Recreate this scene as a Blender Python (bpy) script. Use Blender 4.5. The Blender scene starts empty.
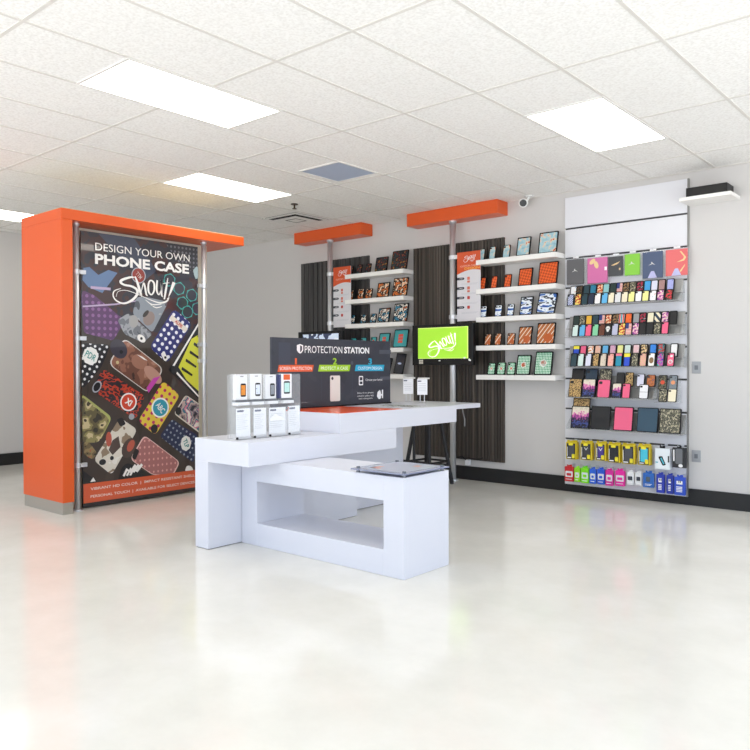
import bpy, bmesh, math, random
from mathutils import Vector, Matrix
R = math.radians
sc = bpy.context.scene
COL = sc.collection
random.seed(7)

# ------------------------------------------------------------------ camera
cam_d = bpy.data.cameras.new('camera')
cam = bpy.data.objects.new('camera', cam_d)
COL.objects.link(cam)
cam_d.sensor_width = 36.0
cam_d.lens = 36.0566
cam_d.shift_x = 0.002667
cam_d.shift_y = -0.000667
cam_d.clip_start = 0.05
_F = Vector((-0.653008, 0.757271, -0.011040)); _R = Vector((0.757333, 0.653024, -0.002574)); _U = Vector((-0.005261, 0.010042, 0.999936))
_m = Matrix((_R, _U, -_F)).transposed().to_4x4()
_m.translation = Vector((0, 0, 1.3))
cam.matrix_world = _m
sc.camera = cam

# ------------------------------------------------------------------ view, world
sc.view_settings.view_transform = 'Standard'
sc.view_settings.look = 'None'
sc.view_settings.gamma = 1.0
sc.view_settings.use_curve_mapping = False
sc.view_settings.exposure = EXPO = 0.0
sc.cycles.use_denoising = True
sc.cycles.max_bounces = 10
sc.cycles.diffuse_bounces = 6
w = bpy.data.worlds.new('daylight'); sc.world = w; w.use_nodes = True
_nt = w.node_tree; _bg = _nt.nodes['Background']
# pale sky above the horizon, brighter lower half added to light the ceiling
_tc = _nt.nodes.new('ShaderNodeTexCoord'); _sx = _nt.nodes.new('ShaderNodeSeparateXYZ'); _cr = _nt.nodes.new('ShaderNodeValToRGB')
_nt.links.new(_tc.outputs['Generated'], _sx.inputs[0]); _mr = _nt.nodes.new('ShaderNodeMapRange'); _mr.inputs[1].default_value = -1
_nt.links.new(_sx.outputs['Z'], _mr.inputs[0]); _nt.links.new(_mr.outputs[0], _cr.inputs[0])
_cr.color_ramp.elements[0].position = .49; _cr.color_ramp.elements[0].color = (.97, .98, 1, 1)
_cr.color_ramp.elements[1].position = .51; _cr.color_ramp.elements[1].color = (.49, .57, .70, 1)
_nt.links.new(_cr.outputs[0], _bg.inputs[0]); _bg.inputs[1].default_value = 3.1
LAMP = 5.5      # emission of the ceiling troffers

# ---- measured layout of prints and products, in metres
ROWS = {'top|upper': [(-3.441, 2.008, 2.114, 'blue, white and red', 'cam:bwr'), (-3.376, 2.008, 2.114, 'black and brown floral', 'cam:brn'), (-3.301, 2.007, 2.113, 'dark teal', 'teal'), (-3.231, 2.007, 2.113, 'navy and teal marbled', 'cam:nvt'), (-3.158, 2.006, 2.113, 'orange floral', 'cam:org'), (-3.095, 2.006, 2.112, 'pale teal', 'pteal'), (-3.024, 2.006, 2.112, 'dark green', 'dgreen'), (-2.958, 2.005, 2.111, 'white, red and blue flag', 'flag'), (-2.894, 2.005, 2.111, 'brown camouflage', 'cam:brc'), (-2.828, 2.005, 2.11, 'dark grey camouflage', 'cam:gry'), (-2.759, 2.004, 2.11, 'black, red and white', 'cam:brw'), (-2.687, 2.004, 2.109, 'bright blue', 'blue'), (-2.621, 2.004, 2.109, 'white and lavender', 'lavw'), (-2.552, 2.003, 2.109, 'pink and brown striped', 'str:pb'), (-2.473, 2.003, 2.108, 'blue and lavender mottled', 'cam:lav')], 'top|lower': [(-3.447, 1.901, 2.018, 'blue and white diagonal striped', 'dia:bw'), (-3.366, 1.901, 2.017, 'yellow and red mottled', 'cam:yr'), (-3.297, 1.901, 2.016, 'dark teal', 'teal'), (-3.228, 1.901, 2.015, 'dark navy', 'navy'), (-3.16, 1.902, 2.014, 'white', 'white'), (-3.088, 1.902, 2.013, 'sky blue', 'sky'), (-3.022, 1.902, 2.012, 'cream', 'cream'), (-2.955, 1.902, 2.011, 'white and grey', 'lgrey'), (-2.888, 1.902, 2.01, 'pale cream', 'cream'), (-2.821, 1.902, 2.009, 'pale yellow', 'pyel'), (-2.753, 1.903, 2.008, 'plain white', 'white'), (-2.686, 1.903, 2.007, 'light yellow', 'pyel'), (-2.616, 1.903, 2.006, 'white, blue and red', 'cam:bwr'), (-2.546, 1.903, 2.005, 'purple floral', 'cam:pur'), (-2.469, 1.903, 2.003, 'black with red flowers', 'cam:rdk')], 'second|upper': [(-3.41, 1.692, 1.807, 'greenish black', 'dgreen'), (-3.345, 1.692, 1.806, 'black and beige', 'cam:gry'), (-3.275, 1.691, 1.806, 'yellow orange', 'yelo'), (-3.206, 1.691, 1.806, 'dark teal', 'teal'), (-3.138, 1.69, 1.806, 'pink and navy flag', 'flag'), (-3.071, 1.69, 1.806, 'orange and brown floral', 'cam:org'), (-3.0, 1.689, 1.806, 'brown floral', 'cam:brc'), (-2.94, 1.689, 1.806, 'teal, white and red striped', 'str:twr'), (-2.87, 1.688, 1.806, 'red and orange flower', 'cam:ror'), (-2.795, 1.688, 1.806, 'grey', 'grey'), (-2.732, 1.687, 1.806, 'black, pink and white', 'cam:brw'), (-2.657, 1.687, 1.806, 'cream with cut corners', 'cream'), (-2.591, 1.686, 1.806, 'navy and cream', 'dia:nc'), (-2.521, 1.686, 1.806, 'purple floral', 'cam:pur'), (-2.447, 1.685, 1.806, 'black with beige top', 'black')], 'second|lower': [(-3.396, 1.587, 1.71, 'pale mint', 'mintw'), (-3.321, 1.587, 1.709, 'sky blue', 'sky'), (-3.256, 1.587, 1.709, 'hot pink', 'pink'), (-3.183, 1.587, 1.708, 'mint green', 'mint'), (-3.116, 1.587, 1.708, 'dark brown floral', 'cam:dkb'), (-3.054, 1.587, 1.708, 'black skull printed', 'skull'), (-2.983, 1.587, 1.707, 'lavender grey', 'lavg'), (-2.913, 1.587, 1.707, 'yellow floral', 'cam:yr'), (-2.848, 1.587, 1.706, 'striped flag', 'flag'), (-2.78, 1.588, 1.706, 'purple and cream floral', 'cam:pur'), (-2.713, 1.588, 1.705, 'plain black', 'black'), (-2.646, 1.588, 1.705, 'glossy black', 'black'), (-2.576, 1.588, 1.704, 'camouflage', 'cam:gry'), (-2.503, 1.588, 1.704, 'bright pink', 'pink')], 'third|upper': [(-3.41, 1.418, 1.514, 'yellow and blue', 'yb'), (-3.335, 1.418, 1.513, 'rose pink', 'pink'), (-3.255, 1.416, 1.512, 'white and orange swirled', 'cam:wor'), (-3.181, 1.416, 1.511, 'pale blue and peach', 'cam:pbp'), (-3.104, 1.415, 1.511, 'sky blue', 'sky'), (-3.028, 1.414, 1.51, 'mauve and purple', 'cam:mau'), (-2.953, 1.413, 1.509, 'pale yellow', 'pyel'), (-2.88, 1.412, 1.508, 'mint grey', 'mintw'), (-2.795, 1.411, 1.507, 'white and pink', 'cam:wpk'), (-2.718, 1.41, 1.507, 'cream and black floral', 'cam:crk'), (-2.633, 1.409, 1.506, 'bright blue dotted', 'cam:blu'), (-2.555, 1.408, 1.505, 'black, teal and red', 'cam:btr'), (-2.438, 1.406, 1.504, 'plain white', 'white')], 'third|lower': [(-3.411, 1.287, 1.42, 'dark teal', 'teal'), (-3.336, 1.287, 1.419, 'mint white', 'mintw'), (-3.256, 1.287, 1.419, 'lavender white', 'lavw'), (-3.179, 1.287, 1.418, 'gold leopard print', 'leo'), (-3.101, 1.287, 1.418, 'beige patterned', 'cam:bge'), (-3.025, 1.287, 1.417, 'coral red patterned', 'cam:cor'), (-2.946, 1.287, 1.417, 'teal with pink top', 'tp'), (-2.864, 1.287, 1.416, 'blue with yellow top', 'yb'), (-2.788, 1.287, 1.416, 'camouflage', 'cam:gry'), (-2.708, 1.287, 1.415, 'pink and tan striped', 'dia:pt'), (-2.628, 1.287, 1.415, 'white owl printed', 'owl'), (-2.545, 1.287, 1.414, 'black multicoloured', 'cam:mul'), (-2.451, 1.287, 1.413, 'pink geometric', 'geo')]}
D_UP = [(-3.456, -3.324, 1.155, 1.269, 'black large phone case', 'black'), (-3.31, -3.181, 1.156, 1.269, 'navy large phone case', 'navyb'), (-3.161, -3.038, 1.148, 1.266, 'camouflage large phone case', 'cam:gry'), (-2.989, -2.909, 1.101, 1.232, 'black slim phone case', 'black'), (-2.901, -2.82, 1.102, 1.233, 'gold leopard slim phone case', 'leo'), (-2.79, -2.714, 1.075, 1.219, 'white and pale blue phone case', 'lavw'), (-2.695, -2.611, 1.067, 1.21, 'blue and orange marbled phone case', 'cam:bor'), (-2.581, -2.502, 1.07, 1.208, 'camouflage phone case with red emblem', 'cam:gre'), (-2.485, -2.406, 1.071, 1.208, 'grey phone case with orange emblem', 'cam:gro')]
D_LO = [(-3.457, -3.321, 0.982, 1.166, 'gold leopard large phone case', 'leo'), (-3.311, -3.178, 0.984, 1.167, 'purple floral large phone case', 'flo'), (-3.155, -3.025, 0.986, 1.166, 'pink large phone case', 'pink'), (-3.006, -2.915, 0.985, 1.131, 'purple floral slim phone case', 'flo'), (-2.906, -2.827, 0.985, 1.129, 'pink slim phone case', 'pink'), (-2.743, -2.654, 0.983, 1.12, 'white phone case with black stripe', 'wbs'), (-2.558, -2.48, 0.959, 1.085, 'mottled camouflage phone case', 'cam:gry'), (-2.475, -2.394, 0.962, 1.082, 'cream phone case', 'cream')]
E_T = [(-3.436, -3.255, 0.863, 0.974, 'gold leopard tablet case', 'leo')]
E_F = [(-3.436, -3.242, 0.68, 0.896, 'purple floral tablet case', 'flo'), (-3.225, -3.025, 0.672, 0.9, 'black tablet case', 'black'), (-2.992, -2.801, 0.673, 0.902, 'pink tablet case', 'pink'), (-2.763, -2.562, 0.677, 0.902, 'dark blue tablet case', 'dblue'), (-2.551, -2.355, 0.669, 0.9, 'camouflage tablet case', 'cam:gry')]
SLEEVES = [(-3.529, -3.344, 2.129, 2.383, 'dark grey'), (-3.305, -3.095, 2.122, 2.375, 'pink'), (-3.086, -2.942, 2.178, 2.369, 'charcoal'), (-2.921, -2.773, 2.173, 2.378, 'lime green'), (-2.746, -2.556, 2.13, 2.379, 'navy'), (-2.527, -2.33, 2.136, 2.38, 'coral red')]
BOXES = [(-3.508, -3.396, 0.35, 0.536, 'yellow and black box holding a grey case', 'cgrey'), (-3.351, -3.232, 0.355, 0.541, 'yellow and black box holding a charcoal case', 'ccharc'), (-3.192, -3.086, 0.361, 0.546, 'yellow and black box holding a purple case', 'cpurp'), (-3.065, -2.944, 0.354, 0.544, 'yellow and black box holding a black case', 'cblack'), (-2.924, -2.798, 0.351, 0.544, 'wide yellow box holding a dark grey case', 'cgrey'), (-2.767, -2.65, 0.354, 0.548, 'yellow and black box holding a turquoise case', 'cturq'), (-2.604, -2.468, 0.327, 0.544, 'white box printed with tilted phone', 'white'), (-2.448, -2.324, 0.354, 0.55, 'grey and black armband package', 'grey')]
PACKS = [(-3.524, -3.424, 0.123, 0.293, 'red'), (-3.419, -3.354, 0.125, 0.287, 'lime green'), (-3.347, -3.26, 0.122, 0.294, 'bright green'), (-3.256, -3.184, 0.124, 0.291, 'blue'), (-3.176, -3.095, 0.127, 0.296, 'royal blue'), (-3.09, -3.008, 0.121, 0.293, 'magenta'), (-2.992, -2.892, 0.129, 0.299, 'hot pink'), (-2.876, -2.803, 0.151, 0.295, 'white'), (-2.792, -2.726, 0.153, 0.297, 'white and grey'), (-2.718, -2.609, 0.144, 0.301, 'light blue'), (-2.591, -2.511, 0.105, 0.299, 'dark blue'), (-2.498, -2.427, 0.105, 0.298, 'deep blue'), (-2.422, -2.319, 0.104, 0.291, 'glossy blue')]
BAYS = {'right': [(0, 'floral', -4.538, -4.466, 0.13), (0, 'floral', -4.409, -4.328, 0.143), (0, 'floral', -4.238, -4.149, 0.141), (0, 'floral', -4.071, -3.909, 0.204), (0, 'floral', -3.814, -3.598, 0.226), (1, 'orange', -4.533, -4.454, 0.135), (1, 'orange', -4.384, -4.308, 0.14), (1, 'orange', -4.221, -4.135, 0.145), (1, 'orange', -4.05, -3.887, 0.194), (1, 'orange', -3.816, -3.598, 0.238), (2, 'landscape', -4.525, -4.44, 0.129), (2, 'landscape', -4.338, -4.248, 0.129), (2, 'landscape', -4.184, -4.101, 0.132), (2, 'landscape', -4.033, -3.881, 0.2), (2, 'landscape', -3.837, -3.624, 0.222), (3, 'radial', -4.467, -4.384, 0.128), (3, 'radial', -4.339, -4.258, 0.132), (3, 'radial', -4.184, -4.091, 0.13), (3, 'radial', -4.052, -3.891, 0.195), (3, 'radial', -3.837, -3.628, 0.225), (4, 'green', -4.427, -4.334, 0.13), (4, 'green', -4.309, -4.209, 0.136), (4, 'green', -4.184, -4.086, 0.137), (4, 'green', -4.074, -3.907, 0.213), (4, 'green', -3.86, -3.66, 0.246)], 'left': [(0, 'mosaic', -6.488, -6.42, 0.116), (0, 'mosaic', -6.351, -6.272, 0.122), (0, 'mosaic', -6.208, -6.121, 0.121), (0, 'mosaic', -6.052, -5.857, 0.182), (0, 'mosaic', -5.796, -5.549, 0.235), (1, 'photo', -6.5, -6.417, 0.131), (1, 'photo', -6.341, -6.24, 0.135), (1, 'photo', -6.209, -6.102, 0.129), (1, 'photo', -6.025, -5.835, 0.187), (1, 'photo', -5.778, -5.55, 0.227), (2, 'figures', -6.463, -6.388, 0.12), (2, 'figures', -6.296, -6.199, 0.119), (2, 'figures', -6.136, -6.038, 0.119), (2, 'figures', -6.008, -5.826, 0.182), (2, 'figures', -5.766, -5.548, 0.225), (3, 'tealred', -6.475, -6.372, 0.137), (3, 'tealred', -6.304, -6.203, 0.139), (3, 'tealred', -6.137, -6.039, 0.141), (3, 'tealred', -6.0, -5.83, 0.185), (3, 'tealred', -5.767, -5.548, 0.222), (4, 'dark', -5.991, -5.815, 0.198), (4, 'dark', -5.759, -5.613, 0.245)]}
ART = {'tee': [(3.48, 2.205), (3.539, 2.22), (3.627, 2.154), (3.729, 2.21), (3.822, 2.191), (3.666, 1.99), (3.528, 2.035), (3.47, 2.094)], 'purple1': [(3.469, 2.003), (3.586, 1.963), (3.899, 1.742), (3.772, 1.547), (3.479, 1.613), (3.459, 1.911)], 'grey1': [(4.022, 1.977), (4.132, 1.984), (4.383, 1.951), (4.197, 1.634), (3.978, 1.81)], 'grey1b': [(3.818, 1.745), (3.935, 1.817), (4.197, 1.624), (4.096, 1.533), (3.891, 1.614)], 'dots': [(4.445, 1.889), (4.662, 1.741), (4.367, 1.333), (4.162, 1.492)], 'dotsband': [(4.421, 1.825), (4.615, 1.691), (4.582, 1.649), (4.39, 1.784)], 'yelcase': [(4.765, 1.787), (4.759, 0.951), (4.473, 1.185), (4.378, 1.267)], 'yelwhite': [(4.757, 1.777), (4.757, 1.745), (4.449, 1.307), (4.426, 1.312)], 'yel': [(4.757, 1.641), (4.657, 1.586), (4.497, 1.297), (4.593, 1.163), (4.754, 1.035)], 'couple': [(3.885, 1.581), (4.326, 1.277), (4.148, 1.037), (3.718, 1.327)], 'couple2': [(3.954, 1.414), (4.286, 1.288), (4.143, 1.042), (3.984, 1.153), (4.039, 1.25), (3.889, 1.308)], 'couplep': [(4.205, 1.189), (4.285, 1.208), (4.148, 1.042), (4.126, 1.092)], 'pdr': [(3.456, 1.519), (3.744, 1.506), (3.651, 1.299), (3.472, 1.107), (3.453, 1.126)], 'tiger': [(3.668, 1.285), (4.109, 1.014), (4.007, 0.789), (3.548, 1.094)], 'abc': [(4.316, 1.159), (4.511, 1.008), (4.221, 0.621), (4.03, 0.776)], 'cat': [(3.453, 1.044), (3.482, 1.034), (3.755, 0.824), (3.631, 0.609), (3.45, 0.623)], 'dog': [(3.836, 0.818), (4.022, 0.691), (3.746, 0.279), (3.565, 0.438)], 'dogspot': [(3.759, 0.609), (3.821, 0.642), (3.841, 0.536), (3.758, 0.467), (3.717, 0.518)], 'collage': [(4.58, 1.014), (4.765, 0.902), (4.764, 0.595), (4.435, 0.826)], 'tlp': [(4.414, 0.774), (4.732, 0.577), (4.67, 0.301), (4.268, 0.61)], 'weave': [(4.095, 0.634), (4.509, 0.327), (4.427, 0.203), (4.188, 0.23), (3.939, 0.412)], 'chev': [(3.808, 0.215), (3.851, 0.344), (3.914, 0.381), (4.199, 0.219), (4.199, 0.179)], 'whitebit': [(4.563, 0.229), (4.588, 0.283), (4.637, 0.278), (4.674, 0.228)], 'darkc': [(3.456, 0.229), (3.457, 0.357), (3.584, 0.251), (3.584, 0.223)]}
PT = {'d_l': (3.59, 2.447), 'd_tr': (4.632, 2.461), 'd_br': (4.631, 2.373), 'd_bl': (3.589, 2.377), 'p_tl': (3.589, 2.351), 'p_bl': (3.588, 2.252), 'p_tr': (4.625, 2.35), 'p_br': (4.624, 2.251), 'logo_l': (3.763, 1.931), 'logo_r': (4.46, 2.078), 'logo_t': (4.178, 2.189), 'logo_b': (4.176, 1.874), 'ttm': (4.045, 2.187), 'hex1': (4.511, 2.095), 'hex2': (4.664, 2.038), 'hex3': (4.549, 1.951), 'hex4': (4.73, 1.903), 'hex5': (4.396, 2.173), 'hex6': (4.61, 1.863), 'pdrl': (3.543, 1.401), 'tigc': (3.929, 0.962), 'tigcam': (3.604, 1.116), 'abcc': (4.28, 0.892), 'abccam': (4.21, 0.687), 'dogcam': (3.843, 0.762), 'tlpl': (4.58, 0.513), 'weavecam': (3.998, 0.455), 'collcam': (4.491, 0.849), 'dotscam': (4.333, 1.403), 'face': (4.159, 1.775), 'coupcam': (3.855, 1.442), 'gem': (4.711, 2.276), 'greycam': (4.074, 1.576), 'st_tl': (3.463, 0.228), 'st_tr': (4.727, 0.225), 'st_bl': (3.462, 0.051), 'st_br': (4.726, 0.045), 't1_l': (3.524, 0.165), 't1_r': (4.673, 0.186), 't2_l': (3.524, 0.101), 't2_r': (4.673, 0.098), 'dogn': (3.655, 0.411), 'dogn2': (3.894, 0.484), 'gl_tl': (3.477, 2.456)}
SG = {'shield': (4.406, 4.48, 1.409, 1.491), 'prot': (4.498, 4.968, 1.416, 1.477), 'stat': (4.993, 5.339, 1.417, 1.476), 'n1': (4.374, 4.416, 1.317, 1.369), 'b1': (4.193, 4.598, 1.255, 1.312), 'n2': (4.844, 4.898, 1.316, 1.374), 'b2': (4.667, 5.07, 1.255, 1.313), 'n3': (5.325, 5.378, 1.316, 1.374), 'b3': (5.144, 5.555, 1.255, 1.313), 'ph': (4.809, 4.94, 0.987, 1.217), 'ph1': (4.364, 4.459, 0.993, 1.222), 'ic': (5.193, 5.252, 1.123, 1.209), 'tx1': (5.286, 5.532, 1.156, 1.182), 'tx2': (5.172, 5.406, 0.988, 1.066), 'hand': (5.45, 5.554, 0.982, 1.075), 't1': (4.21, 4.581, 1.27, 1.297), 't2': (4.694, 5.043, 1.269, 1.297), 't3': (5.18, 5.525, 1.268, 1.296), 'gr': (5.489, 5.662, 1.418, 1.456)}
HD = {'B1': (3.379, 3.495, 1.065, 1.244), 'B2': (3.514, 3.63, 1.069, 1.246), 'B3': (3.659, 3.768, 1.059, 1.24), 'B4': (3.813, 3.928, 1.058, 1.244), 'sheet': (3.351, 4.028, 1.017, 1.241), 'C1': (3.334, 3.472, 0.79, 1.008), 'C2': (3.493, 3.621, 0.791, 1.005), 'C3': (3.638, 3.81, 0.79, 1.002), 'C4': (3.828, 3.953, 0.794, 1.007)}

# ------------------------------------------------------------------ materials
def lin(h):
    if not isinstance(h, str): return tuple(h)
    c = [int(h[i:i+2], 16) / 255 for i in (0, 2, 4)]
    return tuple(x / 12.92 if x <= .04045 else ((x + .055) / 1.055) ** 2.4 for x in c)
_M = {}
def mat(name, col='cccccc', rough=.5, metal=0, spec=.5, coat=0, emit=0, trans=0, alpha=1):
    if name in _M: return _M[name]
    m = bpy.data.materials.new(name); m.use_nodes = True
    b = m.node_tree.nodes['Principled BSDF']; I = b.inputs
    c = lin(col)
    I['Base Color'].default_value = (*c, 1); I['Roughness'].default_value = rough
    I['Metallic'].default_value = metal; I['Specular IOR Level'].default_value = spec
    I['Coat Weight'].default_value = coat; I['Coat Roughness'].default_value = .03
    I['Transmission Weight'].default_value = trans; I['Alpha'].default_value = alpha
    if emit:
        I['Emission Color'].default_value = (*c, 1); I['Emission Strength'].default_value = emit
    _M[name] = m
    return m
def nodes(m):
    nt = m.node_tree
    return nt, nt.nodes, nt.links, nt.nodes['Principled BSDF']
def ramp(nt, stops, const=True):
    r = nt.nodes.new('ShaderNodeValToRGB'); cr = r.color_ramp
    if const: cr.interpolation = 'CONSTANT'
    while len(cr.elements) < len(stops): cr.elements.new(.5)
    for e, (p, c) in zip(cr.elements, stops): e.position = p; e.color = (*lin(c), 1)
    return r
def pmat(name, kind, cols, scale=40, rough=.4, coat=0, rot=0, squash=(1, 1, 1)):
    """procedural print: kind noise / stripes / dots / checks / weave / cells"""
    if name in _M: return _M[name]
    m = mat(name, cols[0], rough, coat=coat); nt, N, L, b = nodes(m)
    tc = N.new('ShaderNodeTexCoord'); mp = N.new('ShaderNodeMapping')
    mp.inputs['Scale'].default_value = squash
    if rot: mp.inputs['Rotation'].default_value = rot
    L.new(tc.outputs['Object'], mp.inputs[0])
    n = len(cols)
    if kind == 'noise':
        t = N.new('ShaderNodeTexNoise'); t.inputs['Scale'].default_value = scale; t.inputs['Detail'].default_value = 2
        L.new(mp.outputs[0], t.inputs['Vector'])
        r = ramp(nt, [(0 if i == 0 else .36 + .28 * (i - 1) / max(1, n - 2) if n > 2 else .5, c) for i, c in enumerate(cols)])
        L.new(t.outputs['Fac'], r.inputs[0])
    elif kind == 'stripes':
        t = N.new('ShaderNodeTexWave'); t.inputs['Scale'].default_value = scale; t.bands_direction = 'X'
        L.new(mp.outputs[0], t.inputs['Vector'])
        r = ramp(nt, [(i / n, c) for i, c in enumerate(cols)]); L.new(t.outputs['Fac'], r.inputs[0])
    elif kind in ('dots', 'cells'):
        t = N.new('ShaderNodeTexVoronoi'); t.inputs['Scale'].default_value = scale
        if kind == 'dots': t.inputs['Randomness'].default_value = 0
        L.new(mp.outputs[0], t.inputs['Vector'])
        r = ramp(nt, [(0, cols[1]), (.3 if kind == 'dots' else .38, cols[0])] if n == 2 else [(0, cols[2]), (.22, cols[1]), (.45, cols[0])])
        L.new(t.outputs['Distance'], r.inputs[0])
    elif kind == 'checks':
        t = N.new('ShaderNodeTexChecker'); t.inputs['Scale'].default_value = scale
        L.new(mp.outputs[0], t.inputs['Vector'])
        t.inputs['Color1'].default_value = (*lin(cols[0]), 1); t.inputs['Color2'].default_value = (*lin(cols[1]), 1)
        L.new(t.outputs['Color'], b.inputs['Base Color']); return m
    L.new(r.outputs[0], b.inputs['Base Color'])
    return m

white = mat('white_laminate', 'eaebf1', .32, spec=.4)
nt, N, L, b = nodes(white)
t = N.new('ShaderNodeTexNoise'); t.inputs['Scale'].default_value = 3
r = ramp(nt, [(0, 'd6d8e2'), (1, 'dadce4')], False); L.new(t.outputs['Fac'], r.inputs[0]); L.new(r.outputs[0], b.inputs['Base Color'])
orange = mat('orange_laminate', 'dc591f', .35)
chrome = mat('brushed_steel', 'd9dbde', .3, metal=.55)
dchrome = mat('dark_steel', '6c6f76', .25, metal=.9)
black = mat('black_plastic', '101012', .4, spec=.35)
darkmetal = mat('black_metal', '121214', .45)
clear = mat('clear_acrylic', 'eef3f6', .06, alpha=.14)
frost = mat('frosted_acrylic', 'a9a8a4', .25, alpha=.85)
paper = mat('white_card', 'f2f3f6', .5)
shelfw = mat('white_shelf', 'efeeea', .4)

# ------------------------------------------------------------------ mesh helpers
def org_of(o):
    v = Vector((0, 0, 0))
    while o is not None: v += Vector(o.location); o = o.parent
    return v
class MB:
    def __init__(s): s.v = []; s.f = []; s.mi = []
    def quad(s, pts, mi=0):
        k = len(s.v); s.v += [tuple(p) for p in pts]; s.f.append(tuple(range(k, k + len(pts)))); s.mi.append(mi); return s
    def box(s, x0, x1, y0, y1, z0, z1, mi=0):
        k = len(s.v)
        s.v += [(x, y, z) for z in (z0, z1) for y in (y0, y1) for x in (x0, x1)]
        for f in ((0, 2, 3, 1), (4, 5, 7, 6), (0, 1, 5, 4), (2, 6, 7, 3), (0, 4, 6, 2), (1, 3, 7, 5)):
            s.f.append(tuple(k + i for i in f)); s.mi.append(mi)
        return s
    def prism(s, poly, d, mi=0):
        """poly: 3-D points of one cap, d: extrusion vector"""
        k = len(s.v); n = len(poly); d = Vector(d)
        s.v += [tuple(p) for p in poly] + [tuple(Vector(p) + d) for p in poly]
        s.f.append(tuple(range(k, k + n))); s.f.append(tuple(range(k + 2 * n - 1, k + n - 1, -1))); s.mi += [mi, mi]
        for i in range(n):
            j = (i + 1) % n; s.f.append((k + j, k + i, k + n + i, k + n + j)); s.mi.append(mi)
        return s
    def tube(s, p0, p1, r0, r1=None, n=16, mi=0):
        r1 = r0 if r1 is None else r1
        p0 = Vector(p0); p1 = Vector(p1); a = (p1 - p0).normalized()
        u = a.orthogonal().normalized(); v = a.cross(u); k = len(s.v)
        for p, r in ((p0, r0), (p1, r1)):
            for i in range(n):
                t = 2 * math.pi * i / n; s.v.append(tuple(p + (u * math.cos(t) + v * math.sin(t)) * r))
        for i in range(n):
            j = (i + 1) % n; s.f.append((k + i, k + j, k + n + j, k + n + i)); s.mi.append(mi)
        s.f.append(tuple(range(k + n - 1, k - 1, -1))); s.f.append(tuple(range(k + n, k + 2 * n))); s.mi += [mi, mi]
        return s
    def build(s, name, mats, parent=None, bevel=0, smooth=False, seg=2):
        org = org_of(parent)
        me = bpy.data.meshes.new(name)
        me.from_pydata([tuple(Vector(v) - org) for v in s.v], [], s.f)
        if not isinstance(mats, (list, tuple)): mats = [mats]
        for m in mats: me.materials.append(m)
        me.polygons.foreach_set('material_index', s.mi)
        bm = bmesh.new(); bm.from_mesh(me); bmesh.ops.recalc_face_normals(bm, faces=bm.faces) if not getattr(s, 'flat', 0) else None; bm.to_mesh(me); bm.free()
        if smooth:
            for q in me.polygons: q.use_smooth = len(q.vertices) == 4
        o = bpy.data.objects.new(name, me); COL.objects.link(o)
        if parent is not None: o.parent = parent
        if bevel:
            bv = o.modifiers.new('edge', 'BEVEL'); bv.width = bevel; bv.segments = seg; bv.limit_method = 'ANGLE'
        return o
def thing(name, loc, label, cat, group=None):
    o = bpy.data.objects.new(name, None); COL.objects.link(o); o.location = loc; o.empty_display_size = .05
    return tag(o, label, cat, group)
def tag(o, label, cat, group=None):
    o['label'] = label; o['category'] = cat
    if group: o['group'] = group
    return o
def struct(o): o['kind'] = 'structure'; return o
def box(*a): return MB().box(*a)

# planes: origin, u, v, n
class Plane:
    def __init__(s, o, u, v, n): s.o = Vector(o); s.u = Vector(u); s.v = Vector(v); s.n = Vector(n)
    def p(s, a, b, off=0): return s.o + s.u * a + s.v * b + s.n * off
def flat(name, polys, pl, off, mats, parent):
    """thin printed shapes: polys = [(pts2d, material index)], pts in plane metres"""
    m = MB(); m.flat = 1
    for pts, mi in polys:
        if len(pts) < 3: continue
        ar = sum(pts[i][0] * pts[(i + 1) % len(pts)][1] - pts[(i + 1) % len(pts)][0] * pts[i][1] for i in range(len(pts)))
        if ar < 0: pts = pts[::-1]
        m.quad([pl.p(a, b, off) for a, b in pts], mi)
    return m.build(name, mats, parent) if m.f else None
def clip(pts, x0, x1, y0, y1):
    def cut(P, inside, inter):
        out = []
        for i in range(len(P)):
            a, b = P[i - 1], P[i]
            if inside(b):
                if not inside(a): out.append(inter(a, b))
                out.append(b)
            elif inside(a): out.append(inter(a, b))
        return out
    def ix(x): return lambda a, b: (x, a[1] + (b[1] - a[1]) * (x - a[0]) / (b[0] - a[0]))
    def iy(y): return lambda a, b: (a[0] + (b[0] - a[0]) * (y - a[1]) / (b[1] - a[1]), y)
    for ins, it in ((lambda p: p[0] >= x0, ix(x0)), (lambda p: p[0] <= x1, ix(x1)), (lambda p: p[1] >= y0, iy(y0)), (lambda p: p[1] <= y1, iy(y1))):
        if pts: pts = cut(pts, ins, it)
    return pts
def rnd(pts, r, n=4):
    """round the corners of a polygon"""
    out = []; k = len(pts)
    for i in range(k):
        p = Vector(pts[i]); a = Vector(pts[i - 1]) - p; b = Vector(pts[(i + 1) % k]) - p
        ra = min(r, a.length * .45); rb = min(r, b.length * .45)
        s, e = p + a.normalized() * ra, p + b.normalized() * rb
        for j in range(n + 1):
            t = j / n; q = s * (1 - t) ** 2 + p * 2 * t * (1 - t) + e * t * t; out.append((q.x, q.y))
    return out
def ell(cx, cy, rx, ry=None, n=24, a=0):
    ry = ry or rx
    return [(cx + rx * math.cos(t) * math.cos(a) - ry * math.sin(t) * math.sin(a), cy + rx * math.cos(t) * math.sin(a) + ry * math.sin(t) * math.cos(a)) for t in (2 * math.pi * i / n for i in range(n))]
def rect(x0, x1, y0, y1): return [(x0, y0), (x1, y0), (x1, y1), (x0, y1)]
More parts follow.
